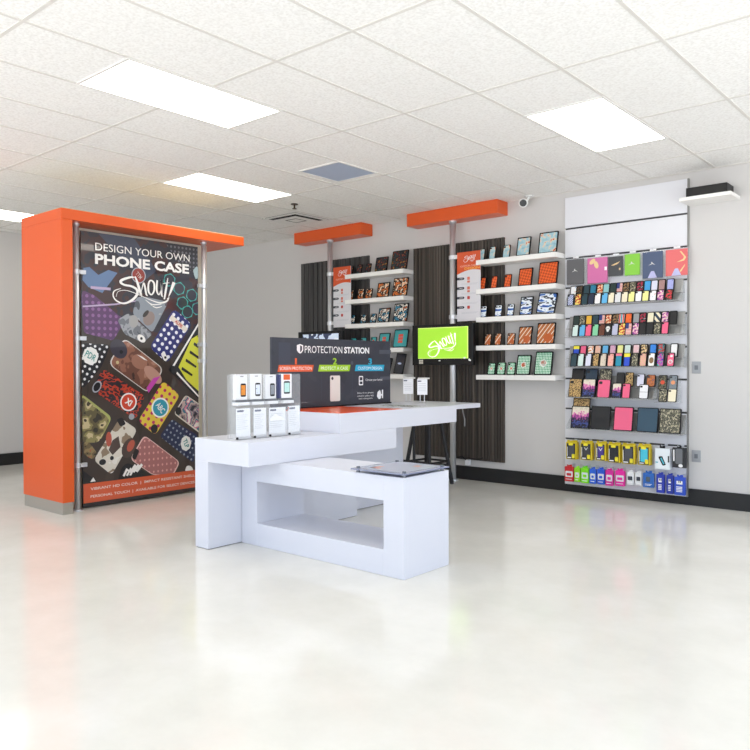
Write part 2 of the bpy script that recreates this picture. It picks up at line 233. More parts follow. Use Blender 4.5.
def ribbon(pts, closed=False, n=8):
    """brush stroke: pts (x, y, width) -> quads"""
    P = [Vector(p) for p in pts]; S = []; k = len(P)
    for i in range(k if closed else k - 1):
        p0 = P[(i - 1) % k] if closed or i > 0 else P[0]; p1 = P[i]; p2 = P[(i + 1) % k]; p3 = P[(i + 2) % k] if closed or i + 2 < k else P[-1]
        for j in range(n):
            t = j / n
            S.append(.5 * ((2 * p1) + (p2 - p0) * t + (2 * p0 - 5 * p1 + 4 * p2 - p3) * t * t + (-p0 + 3 * p1 - 3 * p2 + p3) * t ** 3))
    S.append(S[0].copy() if closed else P[-1]); E = []
    for i, q in enumerate(S):
        d = (S[min(i + 1, len(S) - 1)] - S[max(i - 1, 0)]); d = Vector((d.x, d.y)); d = d.normalized() if d.length else Vector((1, 0))
        w_ = max(q.z, .2) / 2; E.append(((q.x - d.y * w_, q.y + d.x * w_), (q.x + d.y * w_, q.y - d.x * w_)))
    return [[E[i][0], E[i + 1][0], E[i + 1][1], E[i][1]] for i in range(len(E) - 1)]
LOGO = [
 [(275, 190, 6), (230, 192, 20), (150, 222, 26), (130, 250, 26), (165, 276, 22), (240, 290, 22), (290, 325, 26), (285, 380, 26), (230, 440, 24), (150, 475, 18), (80, 450, 15), (48, 400, 12), (62, 345, 12), (130, 315, 6)],
 [(75, 410, 3), (100, 350, 5), (180, 335, 6), (290, 370, 7), (400, 420, 8), (520, 460, 16), (600, 440, 18), (628, 395, 10)],
 [(280, 180, 12), (300, 250, 24), (328, 370, 24), (335, 400, 5)], [(333, 345, 6), (362, 250, 14), (375, 290, 20), (385, 370, 18), (400, 388, 4)],
 [(510, 210, 16), (498, 320, 20), (520, 370, 14), (548, 300, 10), (557, 215, 14)], [(556, 215, 14), (548, 360, 20), (562, 395, 4)],
 [(628, 180, 8), (602, 300, 22), (575, 420, 16)], [(555, 252, 5), (600, 238, 9), (645, 232, 5)],
 [(694, 225, 34), (655, 320, 24), (625, 388, 8)], [(606, 412, 16), (618, 412, 16)],
 [(370, 430, 4), (440, 480, 12), (540, 475, 8)], [(420, 480, 3), (480, 515, 11), (545, 500, 6)]]
LOGO_O = [(440, 215, 16), (474, 245, 20), (470, 325, 18), (440, 372, 16), (411, 340, 20), (415, 255, 18)]
def logo(x0, x1, y0, y1, rot=0):
    qs = [q for s in LOGO for q in ribbon(s)] + ribbon(LOGO_O, True)
    c, s = math.cos(rot), math.sin(rot)
    qs = [[(p[0] * c + p[1] * s, p[0] * s - p[1] * c) for p in q] for q in qs]
    xs = [p[0] for q in qs for p in q]; ys = [p[1] for q in qs for p in q]
    a, b_, c_, d = min(xs), max(xs), min(ys), max(ys)
    return [([(x0 + (p[0] - a) / (b_ - a) * (x1 - x0), y0 + (p[1] - c_) / (d - c_) * (y1 - y0)) for p in q], 0) for q in qs]
def text(body, x0, x1, y0, y1, pl, off, m, parent, bold=0, name='lettering', shear=0, rot=0):
    """lettering as a flat mesh that fills the given rectangle of the plane"""
    cu = bpy.data.curves.new('t', 'FONT'); cu.body = body; cu.offset = bold; cu.shear = shear; cu.resolution_u = 3
    cu.align_x = 'LEFT'
    to = bpy.data.objects.new('t', cu); COL.objects.link(to)
    bpy.context.view_layer.update()
    me = bpy.data.meshes.new_from_object(to.evaluated_get(bpy.context.evaluated_depsgraph_get()))
    bpy.data.objects.remove(to); bpy.data.curves.remove(cu)
    xs = [v.co.x for v in me.vertices]; ys = [v.co.y for v in me.vertices]
    if not xs: return None
    a, b_, c, d = min(xs), max(xs), min(ys), max(ys)
    org = org_of(parent)
    cx, cy = (x0 + x1) / 2, (y0 + y1) / 2; cr, sr = math.cos(rot), math.sin(rot)
    for v in me.vertices:
        X = (v.co.x - a) / (b_ - a) * (x1 - x0) + x0 - cx; Y = (v.co.y - c) / (d - c) * (y1 - y0) + y0 - cy
        v.co = pl.p(cx + X * cr - Y * sr, cy + X * sr + Y * cr, off) - org
    me.materials.clear(); me.materials.append(m); me.name = name
    o = bpy.data.objects.new(name, me); COL.objects.link(o); o.parent = parent
    return o

# ------------------------------------------------------------------ room shell
YB = 7.215; CZ = 3.095
XL, XR, YF = -10.2, 1.6, -1.6
fl = mat('polished_floor', 'e8e5da', .16, spec=.5)
nt, N, L, b = nodes(fl)
tc = N.new('ShaderNodeTexCoord')
t = N.new('ShaderNodeTexNoise'); t.inputs['Scale'].default_value = 1.6; t.inputs['Detail'].default_value = 6; t.inputs['Roughness'].default_value = .65
L.new(tc.outputs['Object'], t.inputs['Vector'])
r = ramp(nt, [(.3, 'dbd9d1'), (.5, 'e2e0d8'), (.72, 'e9e7e1')], False); L.new(t.outputs['Fac'], r.inputs[0]); L.new(r.outputs[0], b.inputs['Base Color'])
t2 = N.new('ShaderNodeTexNoise'); t2.inputs['Scale'].default_value = 5
L.new(tc.outputs['Object'], t2.inputs['Vector'])
mr = N.new('ShaderNodeMapRange'); mr.inputs[3].default_value = .07; mr.inputs[4].default_value = .17
L.new(t2.outputs['Fac'], mr.inputs[0]); L.new(mr.outputs[0], b.inputs['Roughness'])
struct(box(XL, XR, YF, YB, -.1, 0).build('floor', fl))
cl = mat('acoustic_tile', 'cfcdc9', .9, spec=.1)
nt, N, L, b = nodes(cl)
tc = N.new('ShaderNodeTexCoord')
t = N.new('ShaderNodeTexNoise'); t.inputs['Scale'].default_value = 60; t.inputs['Detail'].default_value = 4
L.new(tc.outputs['Object'], t.inputs['Vector'])
r = ramp(nt, [(.3, 'e4e2de'), (.6, 'f4f3f0')], False); L.new(t.outputs['Fac'], r.inputs[0]); L.new(r.outputs[0], b.inputs['Base Color'])
bp_ = N.new('ShaderNodeBump'); bp_.inputs['Strength'].default_value = .3; bp_.inputs['Distance'].default_value = .004
L.new(t.outputs['Fac'], bp_.inputs['Height']); L.new(bp_.outputs[0], b.inputs['Normal'])
struct(box(XL, XR, YF, YB, CZ, CZ + .1).build('ceiling', cl))
g = MB()
x = -5.74 - .605 * 7
while x < XR - .02:
    g.box(x - .011, x + .011, YF, YB, CZ - .004, CZ + .001); x += .605
y = 4.2 - 1.21 * 5
while y < YB:
    g.box(XL, XR, y - .011, y + .011, CZ - .0035, CZ + .001); y += 1.21
g.box(XL, XR, YB - .025, YB - .001, CZ - .006, CZ + .001)
struct(g.build('trim_1', mat('ceiling_grid', 'd9d6d0', .6)))
wall = mat('wall_paint', 'cfcdcb', .85, spec=.2)
nt, N, L, b = nodes(wall)
t = N.new('ShaderNodeTexNoise'); t.inputs['Scale'].default_value = 120
bp_ = N.new('ShaderNodeBump'); bp_.inputs['Strength'].default_value = .06; L.new(t.outputs['Fac'], bp_.inputs['Height']); L.new(bp_.outputs[0], b.inputs['Normal'])
struct(box(XL - .1, XR, YB, YB + .1, 0, CZ).build('wall_back', wall))
struct(box(XL - .1, XL, YF, YB, 0, CZ).build('wall_left', wall))
cream = mat('cream_paint', 'd9d2c0', .7)
struct(box(-7.1, -6.62, 3.302, 4.95, 0, 2.592).build('wall_inner', cream))
bb = mat('black_baseboard', '161616', .45)
struct(box(XL, XR, 7.2, YB, 0, .155).build('baseboard_back', bb))
struct(box(XL, XL + .015, YF, 7.2, 0, .155).build('baseboard_left', bb))
# open storefront behind the photographer: header and posts
alu = mat('dark_aluminium', '4a4c50', .4, metal=.6)
h = MB().box(XL, XR, YF - .1, YF, 2.98, CZ).box(XR, XR + .1, YF - .1, YB + .1, 2.98, CZ)
for px in (-8, -5, -2, 1): h.box(px - .03, px + .03, YF - .1, YF, 0, 2.98)
for py in (-.0, 2.4, 4.8): h.box(XR, XR + .1, py - .03, py + .03, 0, 2.98)
h.box(XR, XR + .1, YF - .1, YF, 0, 2.98)
struct(h.build('trim_2', alu))

# ------------------------------------------------------------------ ceiling fixtures
diff = mat('lamp_diffuser', 'fffaf0', .4, emit=LAMP)
framew = mat('white_enamel', 'e6e5e1', .4)
def troffer(x0, x1, y0, y1, label):
    t = thing('ceiling_light', ((x0 + x1) / 2, (y0 + y1) / 2, CZ), label, 'ceiling light', 'recessed ceiling lights')
    m = MB()
    for a in ((x0, x1, y0, y0 + .02), (x0, x1, y1 - .02, y1), (x0, x0 + .02, y0 + .02, y1 - .02), (x1 - .02, x1, y0 + .02, y1 - .02)): m.box(*a, CZ - .008, CZ)
    m.build('frame', framew, t)
    box(x0 + .02, x1 - .02, y0 + .02, y1 - .02, CZ - .006, CZ - .001).build('diffuser', diff, t)
troffer(-6.345, -5.74, 4.2, 5.41, 'bright rectangular ceiling light above the orange framed poster unit')
troffer(-2.715, -2.11, 4.805, 6.015, 'rectangular ceiling light nearest the white slat wall')
troffer(-6.345, -5.74, .57, 1.78, 'rectangular ceiling light over the floor left of the poster unit')
troffer(-2.715, -2.11, .57, 1.78, 'rectangular ceiling light over the open floor before the counters')
troffer(-9.37, -8.765, 3, 4.2, 'rectangular ceiling light behind the orange framed poster unit')
troffer(-4.53, -3.925, 2.385, 3.595, 'added rectangular ceiling light brightening the tops of the white counters')  # extra troffer put in to throw more light on the counter tops
troffer(.31, .915, 3, 4.2, 'rectangular ceiling light over the right side of the shop')
# four-way air diffuser
t = thing('ceiling_vent', (-6.7, 6.34, CZ), 'square white louvred air vent in ceiling near left orange beam', 'vent')
cx, cy = -6.7, 6.34
vm = MB(); vd = MB()
box(cx - .29, cx + .29, cy - .29, cy + .29, CZ - .006, CZ).build('backing', mat('vent_shadow', '1c1c1c', .9), t)
for s_, z_, th in ((.3, .008, .062), (.2, .02, .1), (.075, .02, .075)):
    o_, i_ = s_, s_ - th
    ring = [((-1, -1), (1, -1)), ((1, -1), (1, 1)), ((1, 1), (-1, 1)), ((-1, 1), (-1, -1))]
    for (a, b2) in ring:
        P = [(cx + a[0] * o_, cy + a[1] * o_, CZ - z_), (cx + b2[0] * o_, cy + b2[1] * o_, CZ - z_), (cx + b2[0] * i_, cy + b2[1] * i_, CZ - z_ - (.014 if .2 < s_ < .3 else 0)), (cx + a[0] * i_, cy + a[1] * i_, CZ - z_ - (.014 if .2 < s_ < .3 else 0))]
        vm.prism(P, (0, 0, .002))
vm.build('louvre', framew, t)
t = thing('return_grille', (-4.775, 5.055, CZ), 'flat pale blue square ceiling panel between the lights', 'ceiling panel')
m = MB()
for a in ((-5.03, -4.52, 4.79, 4.81), (-5.03, -4.52, 5.3, 5.32), (-5.03, -5.01, 4.81, 5.3), (-4.54, -4.52, 4.81, 5.3)): m.box(*a, CZ - .008, CZ)
m.build('frame', framew, t)
box(-5.01, -4.54, 4.81, 5.3, CZ - .006, CZ).build('panel', mat('blue_panel', 'a9b6cc', .5), t)
t = thing('fire_sprinkler', (-6.09, 5.74, CZ), 'small bronze sprinkler head hanging from ceiling beside the vent', 'sprinkler')
brz = mat('bronze', '4b3f30', .4, metal=.7)
MB().tube((-6.09, 5.74, CZ), (-6.09, 5.74, CZ - .008), .04).tube((-6.09, 5.74, CZ - .008), (-6.09, 5.74, CZ - .05), .01).build('stem', brz, t)
MB().tube((-6.09, 5.74, CZ - .05), (-6.09, 5.74, CZ - .056), .025).build('deflector', brz, t)
# security camera
t = thing('security_camera', (-4.02, 7.1, CZ), 'small white round security camera at top of wall', 'camera')
cw = mat('camera_white', 'e4e4e2', .4)
MB().tube((-3.94, 7.1, CZ), (-3.94, 7.1, CZ - .015), .045).tube((-3.94, 7.1, CZ - .015), (-3.98, 7.1, CZ - .06), .013).build('bracket', cw, t)
d_ = Vector((4.03, -7.05, -1.74)).normalized(); c_ = Vector((-4.0, 7.08, 3.024))
MB().tube(c_ + d_ * -.05, c_ + d_ * .05, .043, .049, 24).build('housing', cw, t, .008, True)
MB().tube(c_ + d_ * .05, c_ + d_ * .056, .037, .036, 24).build('lens', mat('camera_lens', '0a0a0b', .1), t)

# ------------------------------------------------------------------ orange poster unit
t = thing('canopy_frame', (-6.72, 3.25, 0), 'tall orange column and overhanging canopy around the phone case poster', 'display frame')
box(-7.1, -6.339, 3.193, 3.3, .106, 2.597).build('column', orange, t, .004)
box(-7.1, -6.339, 3.193, 5.23, 2.597, 2.69).build('canopy', orange, t, .004)
box(-7.095, -6.345, 3.2, 5.225, 2.6905, 2.694).build('unseen_bounce_lid', mat('bounce_tan', 'd9c49a', .7), t)  # unseen tan lid added to soften the red bounce onto the ceiling
box(-7.09, -6.349, 3.2, 3.293, 0, .106).build('column_foot', mat('foot_metal', 'b4b0a6', .35, metal=.6), t)
def pole(x, y, z1, rad, clamps, label, side, foot=.05):
    t = thing('display_pole', (x, y, 0), label, 'pole')
    MB().tube((x, y, .012), (x, y, z1 - .02), rad, n=20).build('tube', chrome, t, 0, True)
    MB().tube((x, y, 0), (x, y, .012), foot, n=20).build('base_flange', chrome, t)
    MB().tube((x, y, z1 - .02), (x, y, z1), rad * 1.3, n=20).build('top_cap', chrome, t)
    for z in clamps:
        m = MB().tube((x, y, z - .022), (x, y, z + .022), rad * 1.28, n=20)
        if side == 'y+': m.box(x - .02, x + .02, y, y + .085, z - .018, z + .018)
        if side == 'y-': m.box(x - .02, x + .02, y - .07, y, z - .018, z + .018)
        if side == 'x+': m.box(x, x + .1, y - .022, y - .002, z - .022, z + .022)
        m.build('clamp', chrome, t)
    return t
pole(-6.459, 3.392, 2.597, .024, (2.16, 1.56, .41), 'steel pole along the left edge of the phone case poster', 'y+')
pole(-6.459, 4.79, 2.597, .024, (2.14, 1.53, 1.36), 'steel pole along the right edge of the phone case poster', 'y-')

PXs = -6.5; Y0, Y1, Z0, Z1 = 3.458, 4.742, .012, 2.545
pt = thing('phone_case_poster', (-6.5, 4.1, Z0), 'tall glossy dark poster of assorted phone cases in the orange frame', 'poster')
pl = Plane((PXs + .006, 0, 0), (0, 1, 0), (0, 0, 1), (1, 0, 0))
def pc(name, col, **k): return mat('poster_' + name, col, .35, coat=1, **k)
def pp(name, kind, cols, scale, **k): return pmat('poster_' + name, kind, cols, scale, coat=1, **k)
box(PXs - .006, PXs + .006, Y0, Y1, Z0, Z1).build('board', pp('base', 'noise', ['201c1b', '282220', '201f26', '1c1b20', '2c2420'], 2.2), pt)
A = ART; P_ = PT; lay = [0]
def art(name, polys, mats, step=1):
    lay[0] += step
    q = [(clip(list(p), Y0, Y1, Z0 + .2, Z1), mi) for p, mi in polys]
    for k_, (p, mi) in enumerate(q):
        if len(p) > 2: flat(name, [(p, 0)], pl, .0004 + lay[0] * .00012 + k_ * .00002, [mats[mi]], pt)
brown = pp('wood', 'noise', ['30271f', '392e27', '40342c'], 3, squash=(1, 3, .6))
art('printed_background', [([(Y0, 0.2), (Y1, .2), (Y1, 1.7), (Y0, 1.9)], 0)], [brown])
slate = pc('slate', '5d789f')
darkp = pp('darkcases', 'noise', ['1a1a26', '22212e', '3c2020', '1e2430'], 5)
art('printed_background', [([(Y0, 1.75), (Y1, 1.5), (Y1, 2.545), (Y0, 2.545)], 0)], [darkp])
art('printed_case', [(rnd([(4.35, 2.545), (4.742, 2.545), (4.742, 2.25), (4.5, 2.36)], .03), 0)], [pp('dotgrey', 'dots', ['24242c', '6a6a72'], 22)])
art('printed_case', [(A['tee'], 0)], [slate])
art('printed_case', [(rnd([(3.62, 2.545), (4.0, 2.545), (4.25, 2.25), (4.12, 2.15), (3.9, 2.3)], .03), 0)], [pc('bluegrey', '3a4154')])
purple = pp('purple', 'dots', ['56305f', '84568c'], 17)
art('printed_case', [(rnd(A['purple1'], .03), 0)], [purple])
art('printed_case', [([(3.47, 1.86), (3.8, 1.9), (4.1, 1.96), (4.1, 1.95), (3.8, 1.885), (3.47, 1.845)], 0), (rect(3.55, 3.75, 2.02, 2.045), 0)], [pc('lilac', 'b8a3c2')])
photo = pp('photogrey', 'noise', ['3c4048', '6d7178', '9a9da2', '54585f'], 12)
art('printed_case', [(rnd(A['grey1'], .04), 1), (rnd(A['grey1b'], .03), 0)], [photo, pp('photoblue', 'noise', ['50545c', '8b939c', 'a8acb0'], 7)])
skin = pp('skin', 'noise', ['3a2420', '6b4436', '8e5f4c', 'a87a66'], 7)
art('printed_photo', [(ell(*P_['face'], .06, .075, a=-.6), 0), (ell(P_['face'][0] - .035, P_['face'][1] + .045, .045, .02, a=.8), 1), (ell(3.99, 1.74, .05, .06), 2)], [pc('facegrey', '8d7d78'), pc('hair', '2b2624'), pc('paleface', 'a3a1a0')])
edge = pc('edge', 'd6d2cc'); pb = pc('black', '101013'); pw = pc('white', 'f2f0ec')
art('printed_camera', [(ell(*P_['greycam'], .05, .033, a=-.6), 0), (ell(*P_['greycam'], .014), 1)], [pw, pb])
art('printed_case', [(rnd(A['dots'], .06), 0)], [pp('navydots', 'dots', ['262b70', 'eef0f6'], 15.5, rot=(.62, 0, 0))])
art('printed_label', [(A['dotsband'], 0)], [pc('band', 'e6ddd2')])
cxy = [sum(p[i] for p in A['dotsband']) / 4 for i in (0, 1)]
text('ALFIE', cxy[0] - .05, cxy[0] + .05, cxy[1] - .017, cxy[1] + .017, pl, .0045, pc('red', 'c4402e'), pt, .03, rot=-.62)
art('printed_camera', [(rnd([(P_['dotscam'][0] + a, P_['dotscam'][1] + b2) for a, b2 in ((-.045, .03), (.0, .05), (.045, -.03), (0, -.05))], .02), 0), (ell(P_['dotscam'][0] + .01, P_['dotscam'][1] - .01, .014), 1)], [pw, pb])
teal = pc('teal', '3ba39c')
hexes = [P_['hex%d' % i] for i in range(1, 7)]
for i, (hx, hy) in enumerate(hexes):
    q = ell(hx, hy, .075, .07, 6, .3); q2 = ell(hx, hy, .06, .056, 12, .3)
    art('printed_case', [(q, 0), (q2, 1)] if 0 else [(q, 0)], [teal], .3); art('printed_case', [(q2, 0)], [pc('hexdark', '2a2b38')], .3)
yel = pc('yellow', 'd9d93a')
art('printed_case', [(A['yelcase'], 0)], [pb]); art('printed_case', [(A['yelwhite'], 0)], [pw])
art('printed_case', [(A['yel'], 0)], [yel])
for i in range(5):
    x_ = 4.54 + i * .05; z_ = 1.22 + i * .085
    art('printed_case', [(rnd([(x_ - .01, z_ + .05), (x_ + .12, z_ - .02), (x_ + .13, z_ + .0), (x_, z_ + .08)], .01), 0)], [pb], .2)
art('printed_case', [([(4.47, 1.37 - .14), (4.48, 1.37 - .12), (4.742, 1.0), (4.742, .98)], 0)], [pw])
art('printed_case', [(rnd([(p[0], p[1]) for p in A['couple']], .07), 0)], [edge])
cc = [sum(p[i] for p in A['couple']) / 4 for i in (0, 1)]
inner = [(cc[0] + (p[0] - cc[0]) * .95, cc[1] + (p[1] - cc[1]) * .95) for p in A['couple']]
art('printed_photo', [(rnd(inner, .065), 0)], [skin])
art('printed_photo', [(ell(3.83, 1.47, .08, .1, a=.7), 0), (ell(4.05, 1.35, .09, .07, a=-.4), 1), (ell(4.2, 1.22, .12, .06, a=-.7), 2)], [pc('hair2', '3a3540'), pc('skin2', '9c6d5a'), pc('skin3', 'b98d7c')])
art('printed_photo', [(A['couplep'], 0), ([(4.02, 1.42), (4.1, 1.37), (4.14, 1.36), (4.08, 1.4)], 1)], [pc('magenta', 'c348a8'), pw])
art('printed_camera', [(ell(*P_['coupcam'], .018), 0), (ell(P_['coupcam'][0] - .04, P_['coupcam'][1] - .1, .016), 1)], [pb, pc('flash', 'c9b98a')])
art('printed_case', [(rnd(A['pdr'], .04), 0)], [pp('blackdots', 'dots', ['18181c', 'e8e8e8'], 19, rot=(.5, 0, 0))])
art('printed_label', [(ell(*P_['pdrl'], .08, .085, 8), 0)], [pw]); text('PDR', P_['pdrl'][0] - .055, P_['pdrl'][0] + .055, P_['pdrl'][1] - .03, P_['pdrl'][1] + .03, pl, .0065, pc('tealdark', '2f8f8a'), pt, .01, rot=-.5)
art('printed_case', [(rnd(A['tiger'], .05), 0)], [pp('tiger', 'noise', ['1d1a1e', '262026', 'b83c24', '1f1b20', 'c2452a'], 13, squash=(1, 1, 1.4))])
art('printed_label', [(ell(*P_['tigc'], .088), 0)], [pw]); art('printed_label', [(ell(*P_['tigc'], .074), 0)], [pc('redorange', 'cf3f22')])
text('XI', P_['tigc'][0] - .035, P_['tigc'][0] + .035, P_['tigc'][1] - .03, P_['tigc'][1] + .03, pl, .007, pw, pt, .04, rot=-.6)
art('printed_camera', [(ell(*P_['tigcam'], .06, .04, a=1.0), 0)], [pc('grey', 'a7abb3')], .3); art('printed_camera', [(ell(*P_['tigcam'], .045, .03, a=1.0), 0), (ell(3.96, .82, .03), 1)], [pb, pc('grey', 'a7abb3')], .3)
art('printed_case', [(rnd(A['abc'], .05), 0)], [pp('quatrefoil', 'dots', ['e2c23c', 'b81f62'], 15, rot=(.6, 0, 0))])
art('printed_label', [(ell(*P_['abcc'], .1), 0)], [pw], .5); art('printed_label', [(ell(*P_['abcc'], .084), 0)], [pc('turq', '2c97ad')], .5)
text('ABC', P_['abcc'][0] - .055, P_['abcc'][0] + .055, P_['abcc'][1] - .03, P_['abcc'][1] + .03, pl, .008, pw, pt, .01, rot=-.9)
art('printed_camera', [(ell(*P_['abccam'], .04, .045), 0)], [pb], .3)
art('printed_case', [(rnd(A['cat'], .05), 0)], [pc('limeedge', 'a9ac62')], .5)
cc = (3.47, .92)
art('printed_photo', [(rnd([(cc[0] + (p[0] - cc[0]) * .93, p[1] - .02 + (.92 - p[1]) * .02) for p in A['cat']], .05), 0)], [pp('catphoto', 'noise', ['2e2a20', '5d5436', '8d8352', 'c9b98c', '3b3324'], 9)])
art('printed_case', [(rnd(A['dog'], .05), 0)], [pp('dogphoto', 'noise', ['e6e2da', 'dcd5c8', 'd8d2c4', '8d7a64', 'efece6'], 6)])
art('printed_photo', [(A['dogspot'], 0), (ell(3.93, .52, .07, .1, a=-.5), 0), (ell(3.95, .54, .035, .06, a=-.5), 1), (ell(3.72, .62, .03, .07), 1)], [pc('dogdark', '4a3b34'), pc('dogred', 'b5543f')])
art('printed_photo', [(ell(*P_['dogn'], .035, .028), 0), (ell(3.75, .44, .02), 0), (ell(3.86, .69, .001), 0), (rnd([(3.80, .8), (3.86, .82), (3.9, .75), (3.84, .73)], .02), 0)], [pb])
art('printed_case', [(rnd(A['collage'], .04), 0)], [pc('collageedge', 'd9d3c6')], .5)
cc = (4.65, .86)
art('printed_photo', [([(cc[0] + (p[0] - cc[0]) * .92, cc[1] + (p[1] - cc[1]) * .9) for p in A['collage']], 0)], [pp('collage', 'noise', ['26262e', '7d6a74', 'b8a49c', '2e6b80', 'c97b90', 'e4dcd4'], 11)])
art('printed_camera', [(ell(*P_['collcam'], .035, .04), 0)], [pb], .3)
art('printed_case', [(rnd(A['tlp'], .04), 0)], [pp('tlpdots', 'dots', ['1e2748', '8e97a6'], 19, rot=(.6, 0, 0))])
art('printed_label', [(ell(*P_['tlpl'], .065, .08, 8), 0)], [pw]); text('TLP', P_['tlpl'][0] - .045, P_['tlpl'][0] + .045, P_['tlpl'][1] - .025, P_['tlpl'][1] + .025, pl, .009, pc('tealdark', '2f8f8a'), pt, .02, rot=-1.2)
art('printed_case', [(rnd(A['weave'], .05), 0)], [pc('pinkedge', 'e8c3bb')], .5)
cc = [sum(p[i] for p in A['weave']) / 5 for i in (0, 1)]
art('printed_case', [(rnd([(cc[0] + (p[0] - cc[0]) * .95, cc[1] + (p[1] - cc[1]) * .95) for p in A['weave']], .05), 0)], [pp('weave', 'dots', ['a56a68', 'dc9f98'], 20, squash=(1, 1, .8))])
art('printed_camera', [(rnd([(P_['weavecam'][0] + a, P_['weavecam'][1] + b2) for a, b2 in ((-.04, -.03), (.0, -.06), (.045, .03), (0, .06))], .02), 0)], [pb], .3)
art('printed_case', [(rnd(A['chev'], .03), 0)], [pb])
for i in range(3):
    o_ = i * .035
    art('printed_case', [([(3.86 + o_, .26), (3.9 + o_ * 1.2, .33), (3.94 + o_, .3), (3.99 + o_, .36), (4.01 + o_, .34), (3.95 + o_, .275), (3.91 + o_, .3), (3.88 + o_, .25)], 0)], [pw], .2)
art('printed_case', [(rnd([(3.47, .62), (3.53, .6), (3.6, .5), (3.56, .44), (3.47, .5)], .03), 0)], [pp('foliage', 'noise', ['2b2418', '6a5a3a', '8f7a50', 'b04a30'], 20)])
art('printed_case', [(rnd(A['whitebit'], .02), 0), (rnd(A['darkc'], .02), 1), ([(3.53, .24), (3.56, .28), (3.585, .24)], 0)], [pw, pb])
art('printed_label', [(ell(*P_['ttm'], .078), 0)], [pc('grey', 'a7abb3')], .3); art('printed_label', [(ell(*P_['ttm'], .068), 0)], [pc('darkred', '8e2a20')], .3)
art('printed_label', [([(4.68, 2.3), (4.72, 2.34), (4.742, 2.33), (4.742, 2.22), (4.71, 2.21), (4.69, 2.25)], 0)], [pc('gemgrey', '9fb3b6')], .3)
text('TTM', P_['ttm'][0] - .035, P_['ttm'][0] + .035, P_['ttm'][1] - .02, P_['ttm'][1] + .02, pl, .01, pc('pale', 'c9b5ac'), pt, .01, rot=-.8)
strip = flat('orange_strip', [(rect(Y0 + .003, Y1 - .012, .05, .228), 0)], pl, .0105, [pc('strip', 'd9582c')], pt)
flat('lower_edge', [(rect(Y0, Y1, Z0 + .001, .05), 0)], pl, .0105, [pb], pt)
pink_t = pc('stripwhite', 'f3dfd4')
text('VIBRANT HD COLOR  |  IMPACT RESISTANT SHELL', 3.53, 4.68, .155, .188, pl, .0112, pink_t, strip, .012)
text('PERSONAL TOUCH  |  AVAILABLE FOR SELECT DEVICES', 3.53, 4.68, .085, .117, pl, .0112, pink_t, strip, .012)
text('DESIGN YOUR OWN', 3.592, 4.632, 2.379, 2.45, pl, .0112, pw, pt)
text('PHONE CASE', 3.589, 4.625, 2.252, 2.35, pl, .0112, pw, pt, .035)
flat('script_lettering', logo(3.763, 4.46, 1.88, 2.19, R(3)), pl, .0112, [pw], pt)

# ------------------------------------------------------------------ white counters
t = thing('display_counter', (-3.6, 3.8, 0), 'low white box frame counter with rectangular opening, nearest the camera', 'counter', 'white display counters')
fx0, fx1, fy0, fy1, fz = -4.352, -2.825, 3.56, 4.03, .622
m = MB()
m.box(fx0, fx0 + .17, fy0, fy1, .001, fz); m.box(-2.988, fx1, fy0, fy1, .001, fz)
m.box(fx0 + .17, -2.988, fy0, fy1, .467, fz); m.box(fx0 + .17, -2.988, fy0, fy1, .001, .164)
m.build('frame', white, t, .0015)
t = thing('display_counter', (-4.2, 4.0, 0), 'white waterfall counter of middle height carrying the phone card stands', 'counter', 'white display counters')
box(-4.508, -3.915, 3.26, 4.835, .624, .788).build('top', white, t, .0015)
box(-4.508, -4.357, 3.26, 4.835, .004, .6238).build('side_panel', white, t, .0015)
box(-4.5, -4.365, 3.268, 4.827, 0, .004).build('plinth', black, t)
t = thing('display_counter', (-4.3, 4.9, 0), 'tall white counter under the protection station sign', 'counter', 'white display counters')
box(-4.69, -3.915, 4.147, 5.71, .7885, .94).build('top', white, t, .0015)
box(-4.69, -4.54, 4.836, 5.71, .004, .788).build('side_panel', white, t, .0015)
box(-4.682, -4.548, 4.844, 5.70, 0, .004).build('plinth', black, t)
tt = thing('table_top', (-4.4, 6.03, .89), 'thin white shelf top running back from the tall counter to the pole', 'table')
box(-4.85, -4.03, 5.712, 6.29, .892, .935).build('slab', white, tt, .0015)
for a in ((-4.8, 5.78), (-4.8, 6.22)): MB().tube((a[0], a[1], 0), (a[0], a[1], .892), .016).build('leg', darkmetal, tt)
MB().tube((-4.8, 5.78, .3), (-4.8, 6.22, .3), .012).build('stretcher', darkmetal, tt)
m = MB(); pts = [(-4.21, 6.24, .893), (-4.2, 6.24, .84), (-4.18, 6.24, .77), (-4.18, 6.24, .7)]
for a, b2 in zip(pts, pts[1:]): m.tube(a, b2, .006, n=8)
m.build('cable', mat('grey_cable', '9a9a9a', .5), tt)
flat_t = Plane((0, 0, .94), (1, 0, 0), (0, 1, 0), (0, 0, 1))
o = box(-4.63, -3.925, 4.16, 4.93, .94, .942).build('counter_mat', pmat('orange_mat', 'noise', ['e8491c', 'ee5a26', 'f07040'], 4, rough=.25), None)
tag(o, 'thin glossy orange mat lying on the front of the tall counter', 'mat')
o = box(-4.4, -4.05, 5.2, 5.42, .94, .9425).build('leaflet', pmat('leaflet_print', 'noise', ['dcdcd8', '3a3a3c', 'c9c9c4', '55555a'], 22), None)
tag(o, 'grey and white printed leaflet lying on the tall counter by the sign', 'leaflet')

